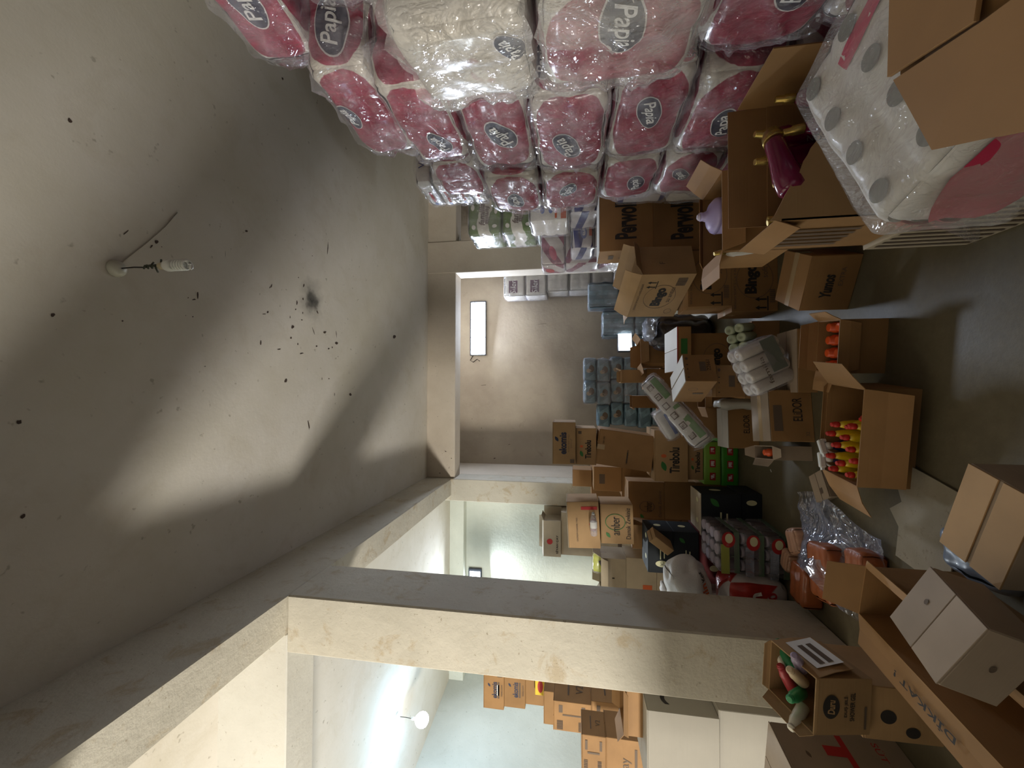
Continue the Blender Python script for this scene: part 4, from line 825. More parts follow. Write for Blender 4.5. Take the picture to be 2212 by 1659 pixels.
# insect-like flecks and the sooty patch on the ceiling
mk = [[0.893, 1.985, -0.003, 0.011, -0.013, -0.006], [0.853, 1.957, 0.012, 0.008, -0.003, 0.004], [0.873, 2.014, -0.003, 0.004, -0.003, -0.002], [1.214, 2.618, 0.006, 0.015, -0.009, 0.0], [0.637, 2.244, 0.002, 0.006, -0.029, 0.001], [0.6, 2.22, 0.004, 0.015, -0.005, 0.0], [0.602, 2.181, 0.001, 0.004, -0.006, 0.0], [0.386, 1.817, 0.001, 0.006, -0.007, 0.0], [0.485, 2.214, 0.001, 0.006, -0.006, 0.0], [0.484, 2.168, 0.001, 0.003, -0.003, 0.0], [0.98, 2.443, 0.001, 0.002, -0.03, 0.001], [1.434, 3.578, 0.002, 0.007, -0.075, -0.005], [0.861, 2.867, 0.001, 0.005, -0.02, -0.004], [0.845, 2.852, -0.001, 0.004, -0.014, -0.008], [0.964, 3.242, 0.002, 0.011, -0.02, -0.004], [0.841, 3.235, 0.003, 0.011, -0.017, 0.0], [0.789, 3.161, 0.002, 0.009, -0.024, 0.0], [0.64, 2.833, 0.009, 0.013, -0.006, 0.005], [0.616, 2.797, 0.004, 0.019, -0.003, 0.0], [0.726, 3.145, 0.002, 0.008, -0.007, 0.0], [0.711, 3.234, 0.001, 0.007, -0.01, 0.0], [0.646, 3.079, 0.001, 0.005, -0.015, 0.0], [0.647, 3.225, 0.002, 0.013, -0.006, 0.0], [0.564, 3.112, 0.003, 0.02, -0.018, 0.0], [0.386, 2.768, 0.001, 0.009, -0.022, 0.0], [0.467, 3.093, 0.002, 0.011, -0.011, 0.0], [0.421, 3.178, -0.0, 0.009, -0.011, -0.003], [0.343, 3.229, 0.009, 0.031, -0.006, 0.003], [0.581, 3.545, 0.009, 0.034, -0.012, 0.004], [0.351, 2.955, 0.005, 0.023, -0.005, 0.001], [0.43, 3.429, 0.002, 0.014, -0.01, 0.0], [0.427, 3.609, 0.002, 0.015, -0.009, 0.0], [0.499, 3.738, -0.003, 0.027, -0.015, -0.008], [0.445, 3.667, 0.001, 0.007, -0.011, 0.0], [0.76, 3.433, 0.004, 0.01, -0.015, 0.01], [0.361, 3.763, 0.0, 0.005, -0.01, 0.0], [0.124, 3.514, 0.0, 0.005, -0.015, 0.0], [0.126, 3.621, 0.0, 0.012, -0.006, 0.0], [0.091, 3.04, -0.003, 0.014, -0.022, -0.01], [-0.316, 3.334, 0.0, 0.01, -0.051, 0.014], [-0.032, 3.712, -0.0, 0.005, -0.024, 0.0], [-0.034, 3.99, -0.0, 0.032, -0.016, 0.0], [0.567, 3.384, 0.002, 0.004, -0.047, 0.029], [0.589, 3.732, 0.001, 0.005, -0.047, 0.012], [0.736, 4.999, 0.007, 0.048, -0.028, 0.001], [0.884, 1.824, 0.024, 0.017, -0.002, 0.002], [1.275, 3.351, 0.002, 0.007, -0.005, 0.0], [1.019, 3.175, 0.002, 0.008, -0.006, 0.0], [0.166, 2.304, 0.001, 0.009, -0.003, 0.0], [-0.574, 1.444, 0.012, 0, 0, 0.01], [-0.144, 1.421, 0.012, 0, 0, 0.01], [0.364, 1.526, 0.012, 0, 0, 0.01], [1.345, 1.571, 0.012, 0, 0, 0.01], [2.656, 2.954, 0.012, 0, 0, 0.01]]
mb = MB(); rr = random.Random(11)
for (x, y, ax, ay, bx, by) in mk:
    n = 9; vs = []
    for i in range(n):
        a = 2*PI*i/n; q = rr.uniform(.55, 1.1); X, Y = x+(ax*math.cos(a)+bx*math.sin(a))*q, y+(ay*math.cos(a)+by*math.sin(a))*q
        vs.append((X, Y, cz(Y)-.002))
    mb.add(vs, [list(range(n))])
fo = mb.build('ceiling_fleck', solid('dark_brown_fleck', (.06, .038, .028), .8), D.objects['ceiling']); fo['kind'] = 'stuff'
WM = [('s', 2.864, 1.686, 0.0102, 0.0019), ('s', 2.803, 1.392, 0.0074, 0.0032), ('s', 2.84, 1.241, 0.0065, 0.0028), ('s', 2.648, 1.39, 0.0046, 0.0028), ('s', 2.619, 1.234, 0.0083, 0.0032), ('s', 2.727, 1.565, 0.0023, 0.0019), ('s', 2.852, 0.935, 0.0023, 0.0023), ('s', 2.682, 0.618, 0.0032, 0.0019), ('s', 2.767, 1.689, 0.0074, 0.0042), ('s', 2.856, 1.143, 0.0065, 0.0014), ('b', 0.127, 3.225, 0.012, 0.16), ('b', -1.288, 3.008, 0.02, 0.05), ('b', -1.014, 2.718, 0.01, 0.06), ('b', 1.296, 2.097, 0.006, 0.2), ('b', -0.534, 3.453, 0.01, 0.03), ('b', -0.712, 3.267, 0.03, 0.012), ('b', -1.42, 2.943, 0.006, 0.05), ('f', -1.321, 3.636, 0.02, 0.02), ('f', -0.967, 3.545, 0.012, 0.05), ('f', -1.226, 3.481, 0.05, 0.008), ('f', -0.408, 3.682, 0.01, 0.01), ('f', -1.076, 3.444, 0.012, 0.03)]
for key, par, fn in (('s', 'trim_2', lambda u, v: (-1.3935, u, v)), ('b', 'wall_back', lambda u, v: (u, 7.497, v)), ('f', 'trim_5', lambda u, v: (u, 6.1475, v))):
    mb = MB()
    for (k_, u, v, a_, b_) in WM:
        if k_ != key: continue
        t_ = rr.uniform(-.6, .6); n = 8; vs = []
        for i in range(n):
            an = 2*PI*i/n; q = rr.uniform(.5, 1.1); p_, r_ = a_*math.cos(an)*q*.5, b_*math.sin(an)*q*.5
            vs.append(fn(u+p_*math.cos(t_)-r_*math.sin(t_), v+p_*math.sin(t_)+r_*math.cos(t_)))
        mb.add(vs, [list(range(n))])
    mb.build('wall_fleck', D.materials['dark_brown_fleck'], D.objects[par])['kind'] = 'stuff'
def soot(M):
    nt = M.node_tree; L = nt.links; b = nt.nodes['Principled BSDF']; src = b.inputs['Base Color'].links[0].from_socket
    tc = N(nt, 'ShaderNodeTexCoord'); nz = N(nt, 'ShaderNodeTexNoise', Scale=9.0, Detail=5.0); L.new(tc.outputs['Object'], nz.inputs['Vector'])
    sc_ = N(nt, 'ShaderNodeVectorMath', operation='SCALE'); L.new(nz.outputs['Color'], sc_.inputs[0]); sc_.inputs[3].default_value = .22
    ad = N(nt, 'ShaderNodeVectorMath', operation='ADD'); L.new(tc.outputs['Object'], ad.inputs[0]); L.new(sc_.outputs[0], ad.inputs[1])
    d0 = N(nt, 'ShaderNodeVectorMath', operation='SUBTRACT'); L.new(ad.outputs[0], d0.inputs[0]); d0.inputs[1].default_value = (.85+.11, 3.36+.11, 3.93+.11)
    ml = N(nt, 'ShaderNodeVectorMath', operation='MULTIPLY'); L.new(d0.outputs[0], ml.inputs[0]); ml.inputs[1].default_value = (1, 1.3, .3)
    ln = N(nt, 'ShaderNodeVectorMath', operation='LENGTH'); L.new(ml.outputs[0], ln.inputs[0])
    r = ramp(nt, ln.outputs['Value'], [(0, (.95,)*3), (.06, (.8,)*3), (.13, (.28,)*3), (.24, (0, 0, 0))])
    mx = N(nt, 'ShaderNodeMix', data_type='RGBA'); L.new(r.outputs[0], mx.inputs[0]); L.new(src, mx.inputs[6]); mx.inputs[7].default_value = (.03, .03, .03, 1); L.new(mx.outputs[2], b.inputs['Base Color'])
soot(M_ceil)
# ---------------------------------------------------------------- rear room: blue-grey packs, wrapped rolls behind the jamb
i = 0
cols = [('beside the lamp', .385), ('in the middle column', .0), ('in the column nearest the tea cartons', -.385)]
rows_ = ['on the floor', 'second from the floor', 'third from the floor', 'fourth from the floor', 'fifth from the floor', 'topmost']
for c, (cn, X) in enumerate(cols):
    for k in range(6 if c < 2 else 5):
        i += 1; off = .02*math.sin(i*2.1)
        pack('wipes_pack', f'blue-grey soft pack {cn}, {rows_[k] if not (c == 2 and k == 4) else "topmost"}', 'soft pack', (X+off, 6.95+off, k*.222), (.37, .34, .215), M_tealpack, seed=i, r=.035, bulge=.012, amp=.014, yaw=off*60, film=M_film2 if c < 2 else None,
             mask=lambda f, a, b, p: .5+.3*math.sin(a*5+b*2)*(1 if abs(b) < .7 else -1), group='blue-grey packs by the rear wall', decals=[('F', 'ell', .05, -.2, .06, .045, M_ink2, 0), ('F', 'ell', -.15, .2, .035, .04, M_card_pale, 0)] if k > 2 else (), n=10)
for c, X in enumerate((1.62, 1.14)):
    for k in range(3 if c == 0 else 2):
        i += 1; h = (.5, .25, .5)[k] if c == 0 else (.25, .52)[k]; z = (0, .502, .754)[k] if c == 0 else (.502 if k == 1 else .25)*1.0
        if c == 1 and k == 0: z = 0; h = .50
        pack('diaper_pack', ['ribbed blue-grey pack behind the Bingo carton, ', 'ribbed blue-grey pack right of the low lamp, '][c]+['lowest', 'middle', 'topmost'][k if c == 0 else (0 if k == 0 else 2)], 'soft pack', (X, 6.85, z), (.43, .32, h-.004), M_tealpack, seed=40+i, r=.04, bulge=.01, amp=.012, rolls={'F': (3, 1, .022), 'T': (3, 1, .015)}, film=M_film2, mask=lambda f, a, b, p: .5+.3*math.sin(a*9), group='ribbed packs by the rear wall', n=16)
pack('wipes_pack', 'blue-grey pack carrying the low floodlight', 'soft pack', (.80, 6.72, 0), (.20, .32, .505), M_tealpack, seed=71, n=10, r=.035, amp=.01, mask=lambda f, a, b, p: .5+.3*math.sin(a*5))
for k in range(7):
    i += 1; zz = k*.395
    pack('toilet_roll_pack', f'{["whitish", "greyish"][k % 2]} wrapped roll pack behind the rear right pillar, '+['lowest', 'second up', 'third up', 'fourth up', 'fifth up', 'sixth up', 'topmost'][k], 'toilet roll pack', (1.99-(.0 if k > 4 else -.06), 7.26, zz), (.50, .38, .39), M_whitepack, seed=80+k, film=M_film, rolls={'F': (4, 2, .012)}, decals=[('F', 'rect', -.3, .1, .22, .16, M_plumink, 0), ('F', 'text', -.3, .1, 'Silen', .1, M_whiteink, 0, {'shear': .2})] if k > 4 else (), group='wrapped roll packs behind the jamb', n=14)
# ---------------------------------------------------------------- packs stacked right of the rear pillar
def fmask(f, a, b, p): return .5+2*(abs(b+.12*math.sin(a*3.2))-.36)+.25*noise.noise(Vector((a*4, b*4, ord(f))))
def familia(label, pos, dims, seed, n=14):
    return pack('paper_towel_pack', label, 'paper towel pack', pos, dims, M_greenpack, seed=seed, r=.035, bulge=.006, amp=.007, film=M_film2, rolls={'F': (1, 2, .008), 'L': (3, 2, .012)}, mask=fmask, n=n, group='green and cream paper towel packs',
         decals=[('F', 'text', .05, .13, 'familia', .075, M_ink2, 0, {'shear': .2, 'bold': .03, 'w': .27}), ('F', 'text', 0, -.22, 'familia', .06, M_ink2, PI, {'shear': .2, 'bold': .02, 'w': .22}), ('F', 'ell', -.62, .62, .03, .025, M_whitepack, .4), ('F', 'ell', .45, .68, .04, .022, M_whitepack, 0), ('F', 'ell', .2, -.7, .035, .02, M_whitepack, 0), ('F', 'ell', -.6, -.62, .022, .03, M_whitepack, 0)])
zf = [0, .39, .78, 1.17, 1.55, 1.965, 2.375]
for k in range(7):
    hh = (zf+[2.80])[k+1]-zf[k]-.004
    familia('green familia towel pack in the column by the rear pillar, '+['lowest', 'second up', 'third up', 'fourth up', 'fifth up', 'second from the top', 'topmost'][k], (2.17, 4.95, zf[k]), (.46, .5, hh), 100+k)
for k in range(7):
    hh = (zf+[2.80])[k+1]-zf[k]-.004
    familia('green familia towel pack in the right hand column, '+['lowest', 'second up', 'third up', 'fourth up', 'fifth up', 'second from the top', 'topmost'][k], (2.66, 5.0, zf[k]), (.46, .5, hh), 120+k, n=8)
def plainpack(label, pos, dims, seed, decals=(), mat=None, group=None, rolls=None, film=None, mask=None, n=12, yaw=0, tilt=(0, 0), cat='soft pack', name='soft_pack'):
    return pack(name, label, cat, pos, dims, mat or M_whitepack, seed=seed, r=.03, bulge=.008, amp=.008, film=film or M_film2, rolls=rolls, decals=decals, mask=mask, group=group, n=n, yaw=yaw, tilt=tilt)
q = P['or0']; zz = [0, .38, .76, 1.14]
for k in range(0): plainpack('white pack carrying the orange-striped pack, '+['lowest', 'second up', 'third up', 'fourth up'][k], (q[0]+.12, q[1], zz[k]), (.44, .42, .376), 140+k, group='white packs under the orange-striped pack')
plainpack('white pack with a navy word and orange stripes above the blue-white packs', (q[0]+.02, 3.92, 1.537), (q[4]+.02, .38, q[6]-.01), 145, rolls={'F': (1, 3, .01), 'L': (1, 3, .012)},
          decals=[('F', 'rect', 0, -.72, .36, .05, M_orink, 0), ('F', 'rect', -.1, -.35, .3, .02, M_orink, 0), ('F', 'text', .1, .5, 'Viola', .09, M_skyink, 0, {'bold': .05}), ('F', 'ell', -.5, .3, .03, .02, M_skyink, 0), ('F', 'ell', -.5, -.1, .03, .02, M_skyink, 0)])
for k, (key, l) in enumerate([('bl0', 'blue and white glossy pack right of the top Perwoll carton'), ('bl1', 'blue and white glossy pack left of the other one above Perwoll')]):
    q = list(P[key]); q[0], q[1] = ((1.82, 3.92), (1.70, 4.42))[k]
    for j in range(3): plainpack('pale pack hidden below the '+['right', 'left'][k]+' blue and white pack, '+['lowest', 'middle', 'upper'][j], (q[0], q[1]+.02, j*[.42, .426][k]), (.30, .36, [.416, .422][k]), 150+k*5+j, group='pale packs below the blue ones', n=10, mat=M_bluepack, mask=lambda f, a, b, p: .35+.5*math.sin(b*3+a*2+j))
    plainpack(l, (q[0], q[1], q[2]+.005 if k == 0 else 1.282), (q[4], .38, q[6]), 160+k, rolls={'F': (1, 2, .01)}, mat=M_bluepack, mask=lambda f, a, b, p: .5+.5*math.sin(b*4.5+a*1.2+1.0)-.15,
              decals=[('F', 'rect', -.1, .55, q[4]*.8, .05, M_blueink, .1), ('F', 'ell', 0, -.1, .07, .035, M_skyink, .1), ('F', 'ell', 0, -.1, .045, .02, M_whiteink, .1), ('F', 'rect', .2, -.7, .15, .03, M_orink, 0)])
q = P['pk0']; plainpack('white and pink pack under the orange-striped pack, by the familia column', (1.71, 4.86, 1.60), (.40, .36, .28), 170, decals=[('F', 'ell', -.3, 0, .09, .04, M_pinkink, .3), ('L', 'ell', 0, .3, .08, .05, M_redink, .3)], rolls={'F': (2, 1, .01)}, mat=M_pinkpack, mask=lambda f, a, b, p: .4+.4*math.sin(b*3-a*3))
for j in range(4): plainpack('white pack under the white and pink one, '+['lowest', 'second up', 'third up', 'fourth up'][j], (1.71, 4.87, j*.4), (.38, .36, .396), 172+j, group='white packs under the pink one', n=10, mat=M_pinkpack, mask=lambda f, a, b, p: .3+.4*math.sin(b*4+a*2+j*2))
q = P['li0']; plainpack('lilac and white pack with a small blue oval above the open cartons', (1.62, 3.0, .81), (.30, .3, .36), 180, mat=M_bluepack, mask=lambda f, a, b, p: .5+(abs(b)-.72)*2, decals=[('F', 'ell', -.3, .1, .035, .022, M_blueink, 0), ('F', 'rect', .3, -.2, .10, .12, M_skyink, 0), ('F', 'rect', -.2, .75, .2, .04, M_redink, 0), ('F', 'rect', .5, -.75, .12, .06, M_greenl, 0)])
for j in range(2): plainpack('pale pack under the lilac and white one, '+['lower', 'upper'][j], (1.62, 3.0, j*.405), (.32, .32, .40), 182+j, group='pale packs under the lilac one', n=8)
q = P['wp0']; plainpack('small white pack with a blue letter behind the torn carton', (1.52, 2.785, .48), (.20, .10, .22), 185, decals=[('F', 'text', .2, .2, 'U', .09, M_blueink, 0, {'bold': .04})])
carton('wp0c', 'carton', 'plain carton under the small white pack with a blue letter', pose=(1.52, 2.785, 0, 0, .20, .1, .479, 0, 0))
for j in range(4):
    plainpack('white pack with red and blue stripes high in the right stack, '+['lowest', 'second up', 'third up', 'topmost'][j], (1.84, 3.02, 2.20+.125*j), (.50, .40, .122), 190+j, rolls={'L': (2, 1, .01), 'F': (2, 1, .008)}, decals=[('L', 'rect', -.1, -.1, .16, .022, M_redink, 0), ('L', 'ell', -.7, 0, .02, .015, M_skyink, 0), ('F', 'text', -.3, 0, 'Viola', .05, M_blueink, 0, {})], group='striped white packs high in the right stack', n=10)
for j in range(5): plainpack('pale pack carrying the striped white packs, '+['lowest', 'second up', 'third up', 'fourth up', 'fifth up'][j], (2.09, 3.04, j*.439), (.50, .42, .436), 196+j, group='pale packs behind the magenta bales', n=8)
# crisps-like packs on a carton behind the open Bingo carton
carton('vegc', 'carton', 'carton behind the open Bingo carton, carrying two bright packs', pose=(1.12, 4.2, 0, 0, .5, .4, .90, 0, 0))
plainpack('small green and white pack peeping over the open Bingo carton', (1.16, 4.15, .902), (.16, .1, .18), 210, decals=[('F', 'ell', 0, -.2, .05, .045, M_greenl, .2)])
plainpack('small navy pack beside the green and white one', (.98, 4.1, .902), (.14, .08, .10), 211, mat=solid('navy_wrapper', (.02, .02, .08), .3, coat=.4), tilt=(-20, 0))
pack('bin_bag', 'dark plastic bag slumped by the aisle before the ribbed packs', 'bag', (.66, 4.65, 0), (.34, .4, .62), solid('dark_bag_plastic', (.03, .028, .035), .3, coat=.4), seed=212, r=.12, bulge=.03, amp=.05, freq=6, n=16)
pack('carrier_bag', 'pale translucent bag lying on the dark bag', 'bag', (.70, 4.55, .60), (.22, .3, .12), M_film_grey, seed=213, r=.05, amp=.03, n=12, part='bag_body')
# ---------------------------------------------------------------- paper rolls and napkins in the middle
M_roll = solid('white_paper_roll', (.66, .62, .56), .7, bump=.1); M_rollg = solid('greenish_roll_end', (.50, .56, .38), .7)
def rollpack(label, base, rx, ry, rz, nx, ny, L_, r, end, group=None):
    t = tag(empty('paper_roll_pack', base), label, 'paper roll pack', group); t.rotation_mode = 'XYZ'; t.rotation_euler = (rad(rx), rad(ry), rad(rz))
    for i in range(nx):
        for j in range(ny):
            m_ = MB(); cx, cy = (i-(nx-1)/2)*r*2.02, (j-(ny-1)/2)*r*2.02
            m_.lathe([(r*.25, 0), (r*.3, .004), (r*.85, 0), (r, .008), (r*1.01, L_*.5), (r, L_-.008), (r*.85, L_), (r*.3, L_-.003), (r*.25, L_-.012)], 18, Matrix.Translation((cx, cy, 0)))
            m_.build('roll', end if ny > 2 else M_roll, t)
    return t
t = rollpack('pack of four upright white paper towel rolls with printed side, lying tilted', (.23, 2.82, .165), 10, -24, 0, 4, 2, .27, .039, M_roll)
mb = MB(); mb.box((-.06, -.088, .03), (.155, -.0855, .13)); mb.build('printed_label', solid('grey_blue_label', (.16, .18, .16), .5), t)
mb = MB(); put_text(mb, 'familia', (-.03, -.088, .17), (1, 0, 0), (0, 0, 1), .03, .18); mb.build('lettering', M_ink2, t)
soft_mb((lambda S0: (lambda f, a, b, off=0: S0(f, a, b, off)+Vector((0, 0, .135))))(softsurf(.33, .165, .275, .03, .004, .008, 7, 5, crease=.008)), 12, off=.004).build('plastic_film', M_film2, t)
t = rollpack('pack of six pale green ended rolls behind the white paper towels', (.42, 3.20, .20), 48, -12, 0, 3, 2, .22, .033, M_rollg)
for c in t.children: c.data.materials[0] = M_rollg
carton('rc', 'carton', 'plain carton holding up the paper towel packs', pose=(.20, 2.82, 0, 0, .40, .24, .12, 0, 0), mat=M_card, topmat=M_card_pale)
carton('gr0', 'carton', 'small plain carton under the green-ended rolls', pose=(.42, 3.25, 0, 0, .22, .20, .19, 0, 0))
nap = pack('napkin_pack', 'long clear pack of napkins with a green band and cup pictures, hanging askew', 'napkin pack', (-.10, 3.38, .62), (.66, .16, .15), M_whitepack, seed=220, r=.02, amp=.006, film=M_film2, yaw=8, tilt=(-28, -38), rolls={'F': (6, 1, .012), 'T': (6, 1, .01)},
     decals=[('F', 'rect', 0, -.55, .60, .055, M_greenl, 0)]+[('F', 'rect', -.75+.3*k, .25, .055, .05, M_ink2, 0) for k in range(6)]+[('F', 'rect', -.75+.3*k, .28, .040, .036, M_whitepack, 0) for k in range(6)], n=16)
plainpack('pale blue and white pack under the napkin pack', (-.26, 3.72, .62), (.26, .14, .12), 221, tilt=(0, -30), decals=[('F', 'rect', 0, -.4, .2, .03, M_skyink, 0)])
carton('npc', 'carton', 'brown carton under the blue and white pack, behind the ELIDOR cartons', pose=(-.19, 3.92, 0, 0, .44, .3, .52, 0, 0))
carton('npd', 'carton', 'dim carton just behind the symbol-printed cartons', pose=(-.05, 3.50, 0, 0, .16, .2, .44, 0, 0), flaps={'L': (110, .08), 'R': (20, .06), 'F': (150, .05)})
# ---------------------------------------------------------------- shrink-wrapped jar trays, sacks
M_jar = solid('dark_jar_glass', (.055, .035, .04), .15, coat=.5); M_lid = solid('lilac_white_lid', (.62, .55, .64), .4, coat=.2); M_tray = solid('jar_tray_board', (.10, .16, .10), .5)
for k in range(3):
    t = tag(empty('jar_tray', (-1.165+.006*k, 3.25, .001+.163*k), (0, 0, rad(-2+2*k))), 'shrink-wrapped tray of jars with lilac lids, '+['lowest of three, on the floor', 'middle of three', 'topmost of three'][k], 'jar tray', 'stacked jar trays')
    w, d = .29, .40
    mb = MB(); mb.box((-w/2, -d/2, 0), (w/2, d/2, .01)); mb.box((-w/2, -d/2, .01), (w/2, -d/2+.003, .035)); mb.box((w/2-.003, -d/2, .01), (w/2, d/2, .035)); mb.build('tray_board', M_tray, t)
    for a in range(3):
        for b_ in range(4):
            cx, cy = (a-1)*.095, (b_-1.5)*.095
            j = MB().lathe([(.038, .011), (.044, .02), (.044, .10), (.036, .12)], 12, Matrix.Translation((cx, cy, 0))).build('jar', M_jar, t)
            MB().lathe([(.038, .118), (.039, .137), (.034, .140)], 12, Matrix.Translation((cx, cy, 0))).build('lid', M_lid, j)
    mb = MB(); mb.box((-w/2-.004, -d/2-.008, .07), (-w/2+.2, -d/2-.004, .125)); mb.build('printed_band', solid('yellow_green_band_%d' % k, (.35, .38, .08), .4) if k == 2 else M_film_grey, t)
    mb = MB(); mb.disc((.09, -d/2-.009, .075), (.055, 0, 0), (0, 0, .045)); mb.build('red_label', M_redink, t)['label'] = 'round red label'
    mb = MB(); mb.disc((.10, -d/2-.011, .072), (.034, 0, 0), (0, 0, .026)); mb.build('yellow_label', M_creamink, t)['label'] = 'oval yellow label'
    soft_mb((lambda S0: (lambda f, a, b, off=0: S0(f, a, b, off)+Vector((0, 0, .074))))(softsurf(w+.004, d+.004, .140, .03, .002, .004, 9, 60+k, crease=.006)), 12, off=.003).build('shrink_film', M_film2, t)
M_sack = solid('white_woven_sack', (.62, .60, .58), .6, bump=.3, bscale=90); M_redsack = solid('red_printed_sack', (.42, .03, .02), .35, coat=.4, bump=.3, bscale=14)
def sackmask(f, a, b, p): return .5+(a*.8+b*.9-.1)*(.6)
M_redwhite = two_tone('red_and_white_sack', (.60, .56, .55), (.42, .025, .015), rough=.35)
pack('sack', 'white and red plastic sack on the floor beside the jar trays', 'sack', (-1.50, 3.18, 0), (.34, .30, .42), M_redwhite, seed=230, r=.10, bulge=.02, amp=.03, freq=5, n=18, mask=sackmask, decals=[('F', 'text', .1, .1, 'rch', .09, M_whiteink, .2, {'bold': .04}), ('F', 'text', .35, -.4, '50', .06, M_redink, .2, {'bold': .03}), ('R', 'text', 0, .3, 'Koz', .05, M_ink, 0, {'bold': .03})])
pack('sack', 'white woven sack with orange lettering lying on the red and white sack', 'sack', (-1.45, 3.2, .49), (.46, .30, .30), M_sack, seed=231, r=.12, bulge=.02, amp=.035, freq=5, n=18, tilt=(6, -18), crease=.01, decals=[('F', 'text', -.1, -.45, 'Vanilin', .06, M_orink, -.1, {'bold': .03, 'w': .24}), ('F', 'text', .65, -.55, 'Koz', .035, M_ink, .1, {'bold': .03})])
pack('sack', 'pale plastic sack standing against the black cartons', 'sack', (-1.76, 3.62, .0), (.2, .3, .74), M_sack, seed=232, r=.07, amp=.03, n=14)
# ---------------------------------------------------------------- left bay, behind the near pillar
carton('cay', 'carton', 'pale carton lettered SIYAH ÇAY with a red round mark', pose=(-2.16, 6.0, 1.68, 0, .52, .3, .25, 0, 0), mat=M_card_grey, prints=[('F', 't', .35, .22, 'SİYAH ÇAY', .17, ink, {'w': .52, 'bold': .03}), ('F', 'd', .42, .65, .16, .34, M_redink)], flaps={'F': (-70, .1), 'R': (60, .08), 'B': (20, .1)})
carton('cay1', 'carton', 'grey-brown carton at the back of the left bay, right of the SIYAH ÇAY one', pose=(-1.95, 6.32, 1.68, 0, .34, .25, .27, 0, 0), mat=M_card_grey)
for j in range(3): carton('cayf%d' % j, 'carton', 'plain carton in the column under the SIYAH ÇAY carton, '+['lowest', 'middle', 'upper'][j], pose=(-2.08, 6.1, j*.5595, 0, .62, .46, .558, 0, 0), mat=M_card_grey, prints=[('F', 'r', .3, .5, .2, .1, M_ink2)])
for j, (x0, z0, w, h, l, fl_) in enumerate([(-2.02, .94, .42, .26, 'open pale carton of yellow sachets beside the near pillar', {'F': (150, .08), 'L': (60, .1), 'R': (30, .1), 'B': (10, .08)}), (-2.0, .62, .42, .318, 'grey-brown carton with a red mark below the sachet carton', None), (-2.0, .31, .44, .308, 'grey-brown carton second from the floor by the near pillar', None), (-2.0, 0, .44, .308, 'grey-brown floor carton by the near pillar', None)]):
    carton('m%d' % j, 'carton', l, pose=(x0, 4.6, z0, 0, w, .34, h, 0, 0), mat=M_card_grey, flaps=fl_, prints=[('F', 'r', .25, .3, .18, .3, M_orink)] if j == 1 else [('F', 'r', .5, .5, .03, .1, M_dark)])
plainpack('bright yellow sachet pack poking out of the pale open carton', (-1.93, 4.60, 1.10), (.20, .06, .18), 240, mat=solid('acid_yellow_wrapper', (.55, .60, .03), .35, coat=.3), decals=[('F', 'rect', 0, 0, .08, .03, M_ink, .5)])
ekom = lambda: [('F', 't', .5, .45, 'ekomis', .26, M_navy, {'w': .42, 'bold': .03}), ('F', 'leaf', .62, .72, .2, M_navy, .6), ('F', 'r', .5, .25, .42, .08, M_ink2), ('F', 'bar', .9, .2, .12, .25, M_ink2), ('F', 't', .5, .1, 'FINDIKLI KAHVE', .07, M_ink2, {'w': .3})]
q = P['k1a']; carton('k1a', 'carton', 'ekomis carton with a white sticker, topmost in the left bay', pose=(q[0], 4.9, 2.33, 0, q[4], .3, .25, 0, 0), mat=M_card, prints=ekom()+[('F', 'r', .5, .28, .28, .12, M_whiteink)])
q = P['k1b']; carton('k1b', 'carton', 'ekomis carton second from the top in the left bay', pose=(q[0], 4.9, 2.07, 0, q[4], .3, .259, 0, 0), mat=M_card, prints=ekom())
q = P['k1c']; carton('k1c', 'carton', 'plain carton with a small yellow box in front, under the ekomis pair', pose=(q[0], 4.9, 1.85, 0, q[4], .3, .219, 0, 0), mat=M_card)
t = tag(empty('tea_box', (-3.45, 4.70, 1.822)), 'small yellow box with a red oval in front of the plain carton', 'tea box'); MB().box((-.10, -.03, 0), (.10, .03, .12), bev=.002).build('box_body', solid('yellow_card', (.72, .48, .01), .5), t); MB().disc((0, -.0315, .06), (.07, 0, 0), (0, 0, .032)).build('logo', M_redink, t)
for j in range(3): carton('k1f%d' % j, 'carton', 'carton in the tall left bay column under the ekomis ones, '+['lowest', 'middle', 'upper'][j], pose=(-3.58, 4.96, j*.6165, 0, .5, .42, .6155, 0, 0), mat=M_card)
q = P['k1d']; carton('k1d', 'carton', 'plain brown carton a step in front of the ekomis column', pose=(-3.44, 4.48, 1.40, 0, .35, .24, .42, 0, 0), mat=M_card)
for j in range(2): carton('k1g%d' % j, 'carton', 'carton under the plain brown one before the ekomis column, '+['lower', 'upper'][j], pose=(-3.44, 4.48, j*.70, 0, .38, .25, .698, 0, 0), mat=M_card)
prt = lambda: [('F', 'bar', .2, .82, .3, .16, M_ink2), ('F', 'bar', .2, .25, .3, .16, M_ink2), ('F', 'r', .55, .5, .05, .5, M_ink2), ('F', 'r', .75, .8, .25, .10, M_ink2), ('F', 'r', .75, .2, .25, .10, M_ink2), ('R', 't', .5, .3, 'V2', .2, M_ink2, {}), ('R', 'r', .5, .6, .5, .04, M_ink2)]
q = P['k2a']; carton('k2a', 'carton', 'tan carton covered in small prints, upper of the pair in the left bay', pose=(q[0], 4.0, 1.335, 0, q[4], .34, .355, 0, 0), mat=M_card, prints=prt())
q = P['k2b']; carton('k2b', 'carton', 'tan carton covered in small prints, lower of the pair in the left bay', pose=(q[0], 4.0, 1.0, 0, q[4], .34, .334, 0, 0), mat=M_card, prints=prt())
for j in range(2): carton('k2f%d' % j, 'carton', 'carton under the printed tan pair, '+['lower', 'upper'][j], pose=(-3.06, 4.02, j*.50, 0, .34, .38, .498, 0, 0), mat=M_card)
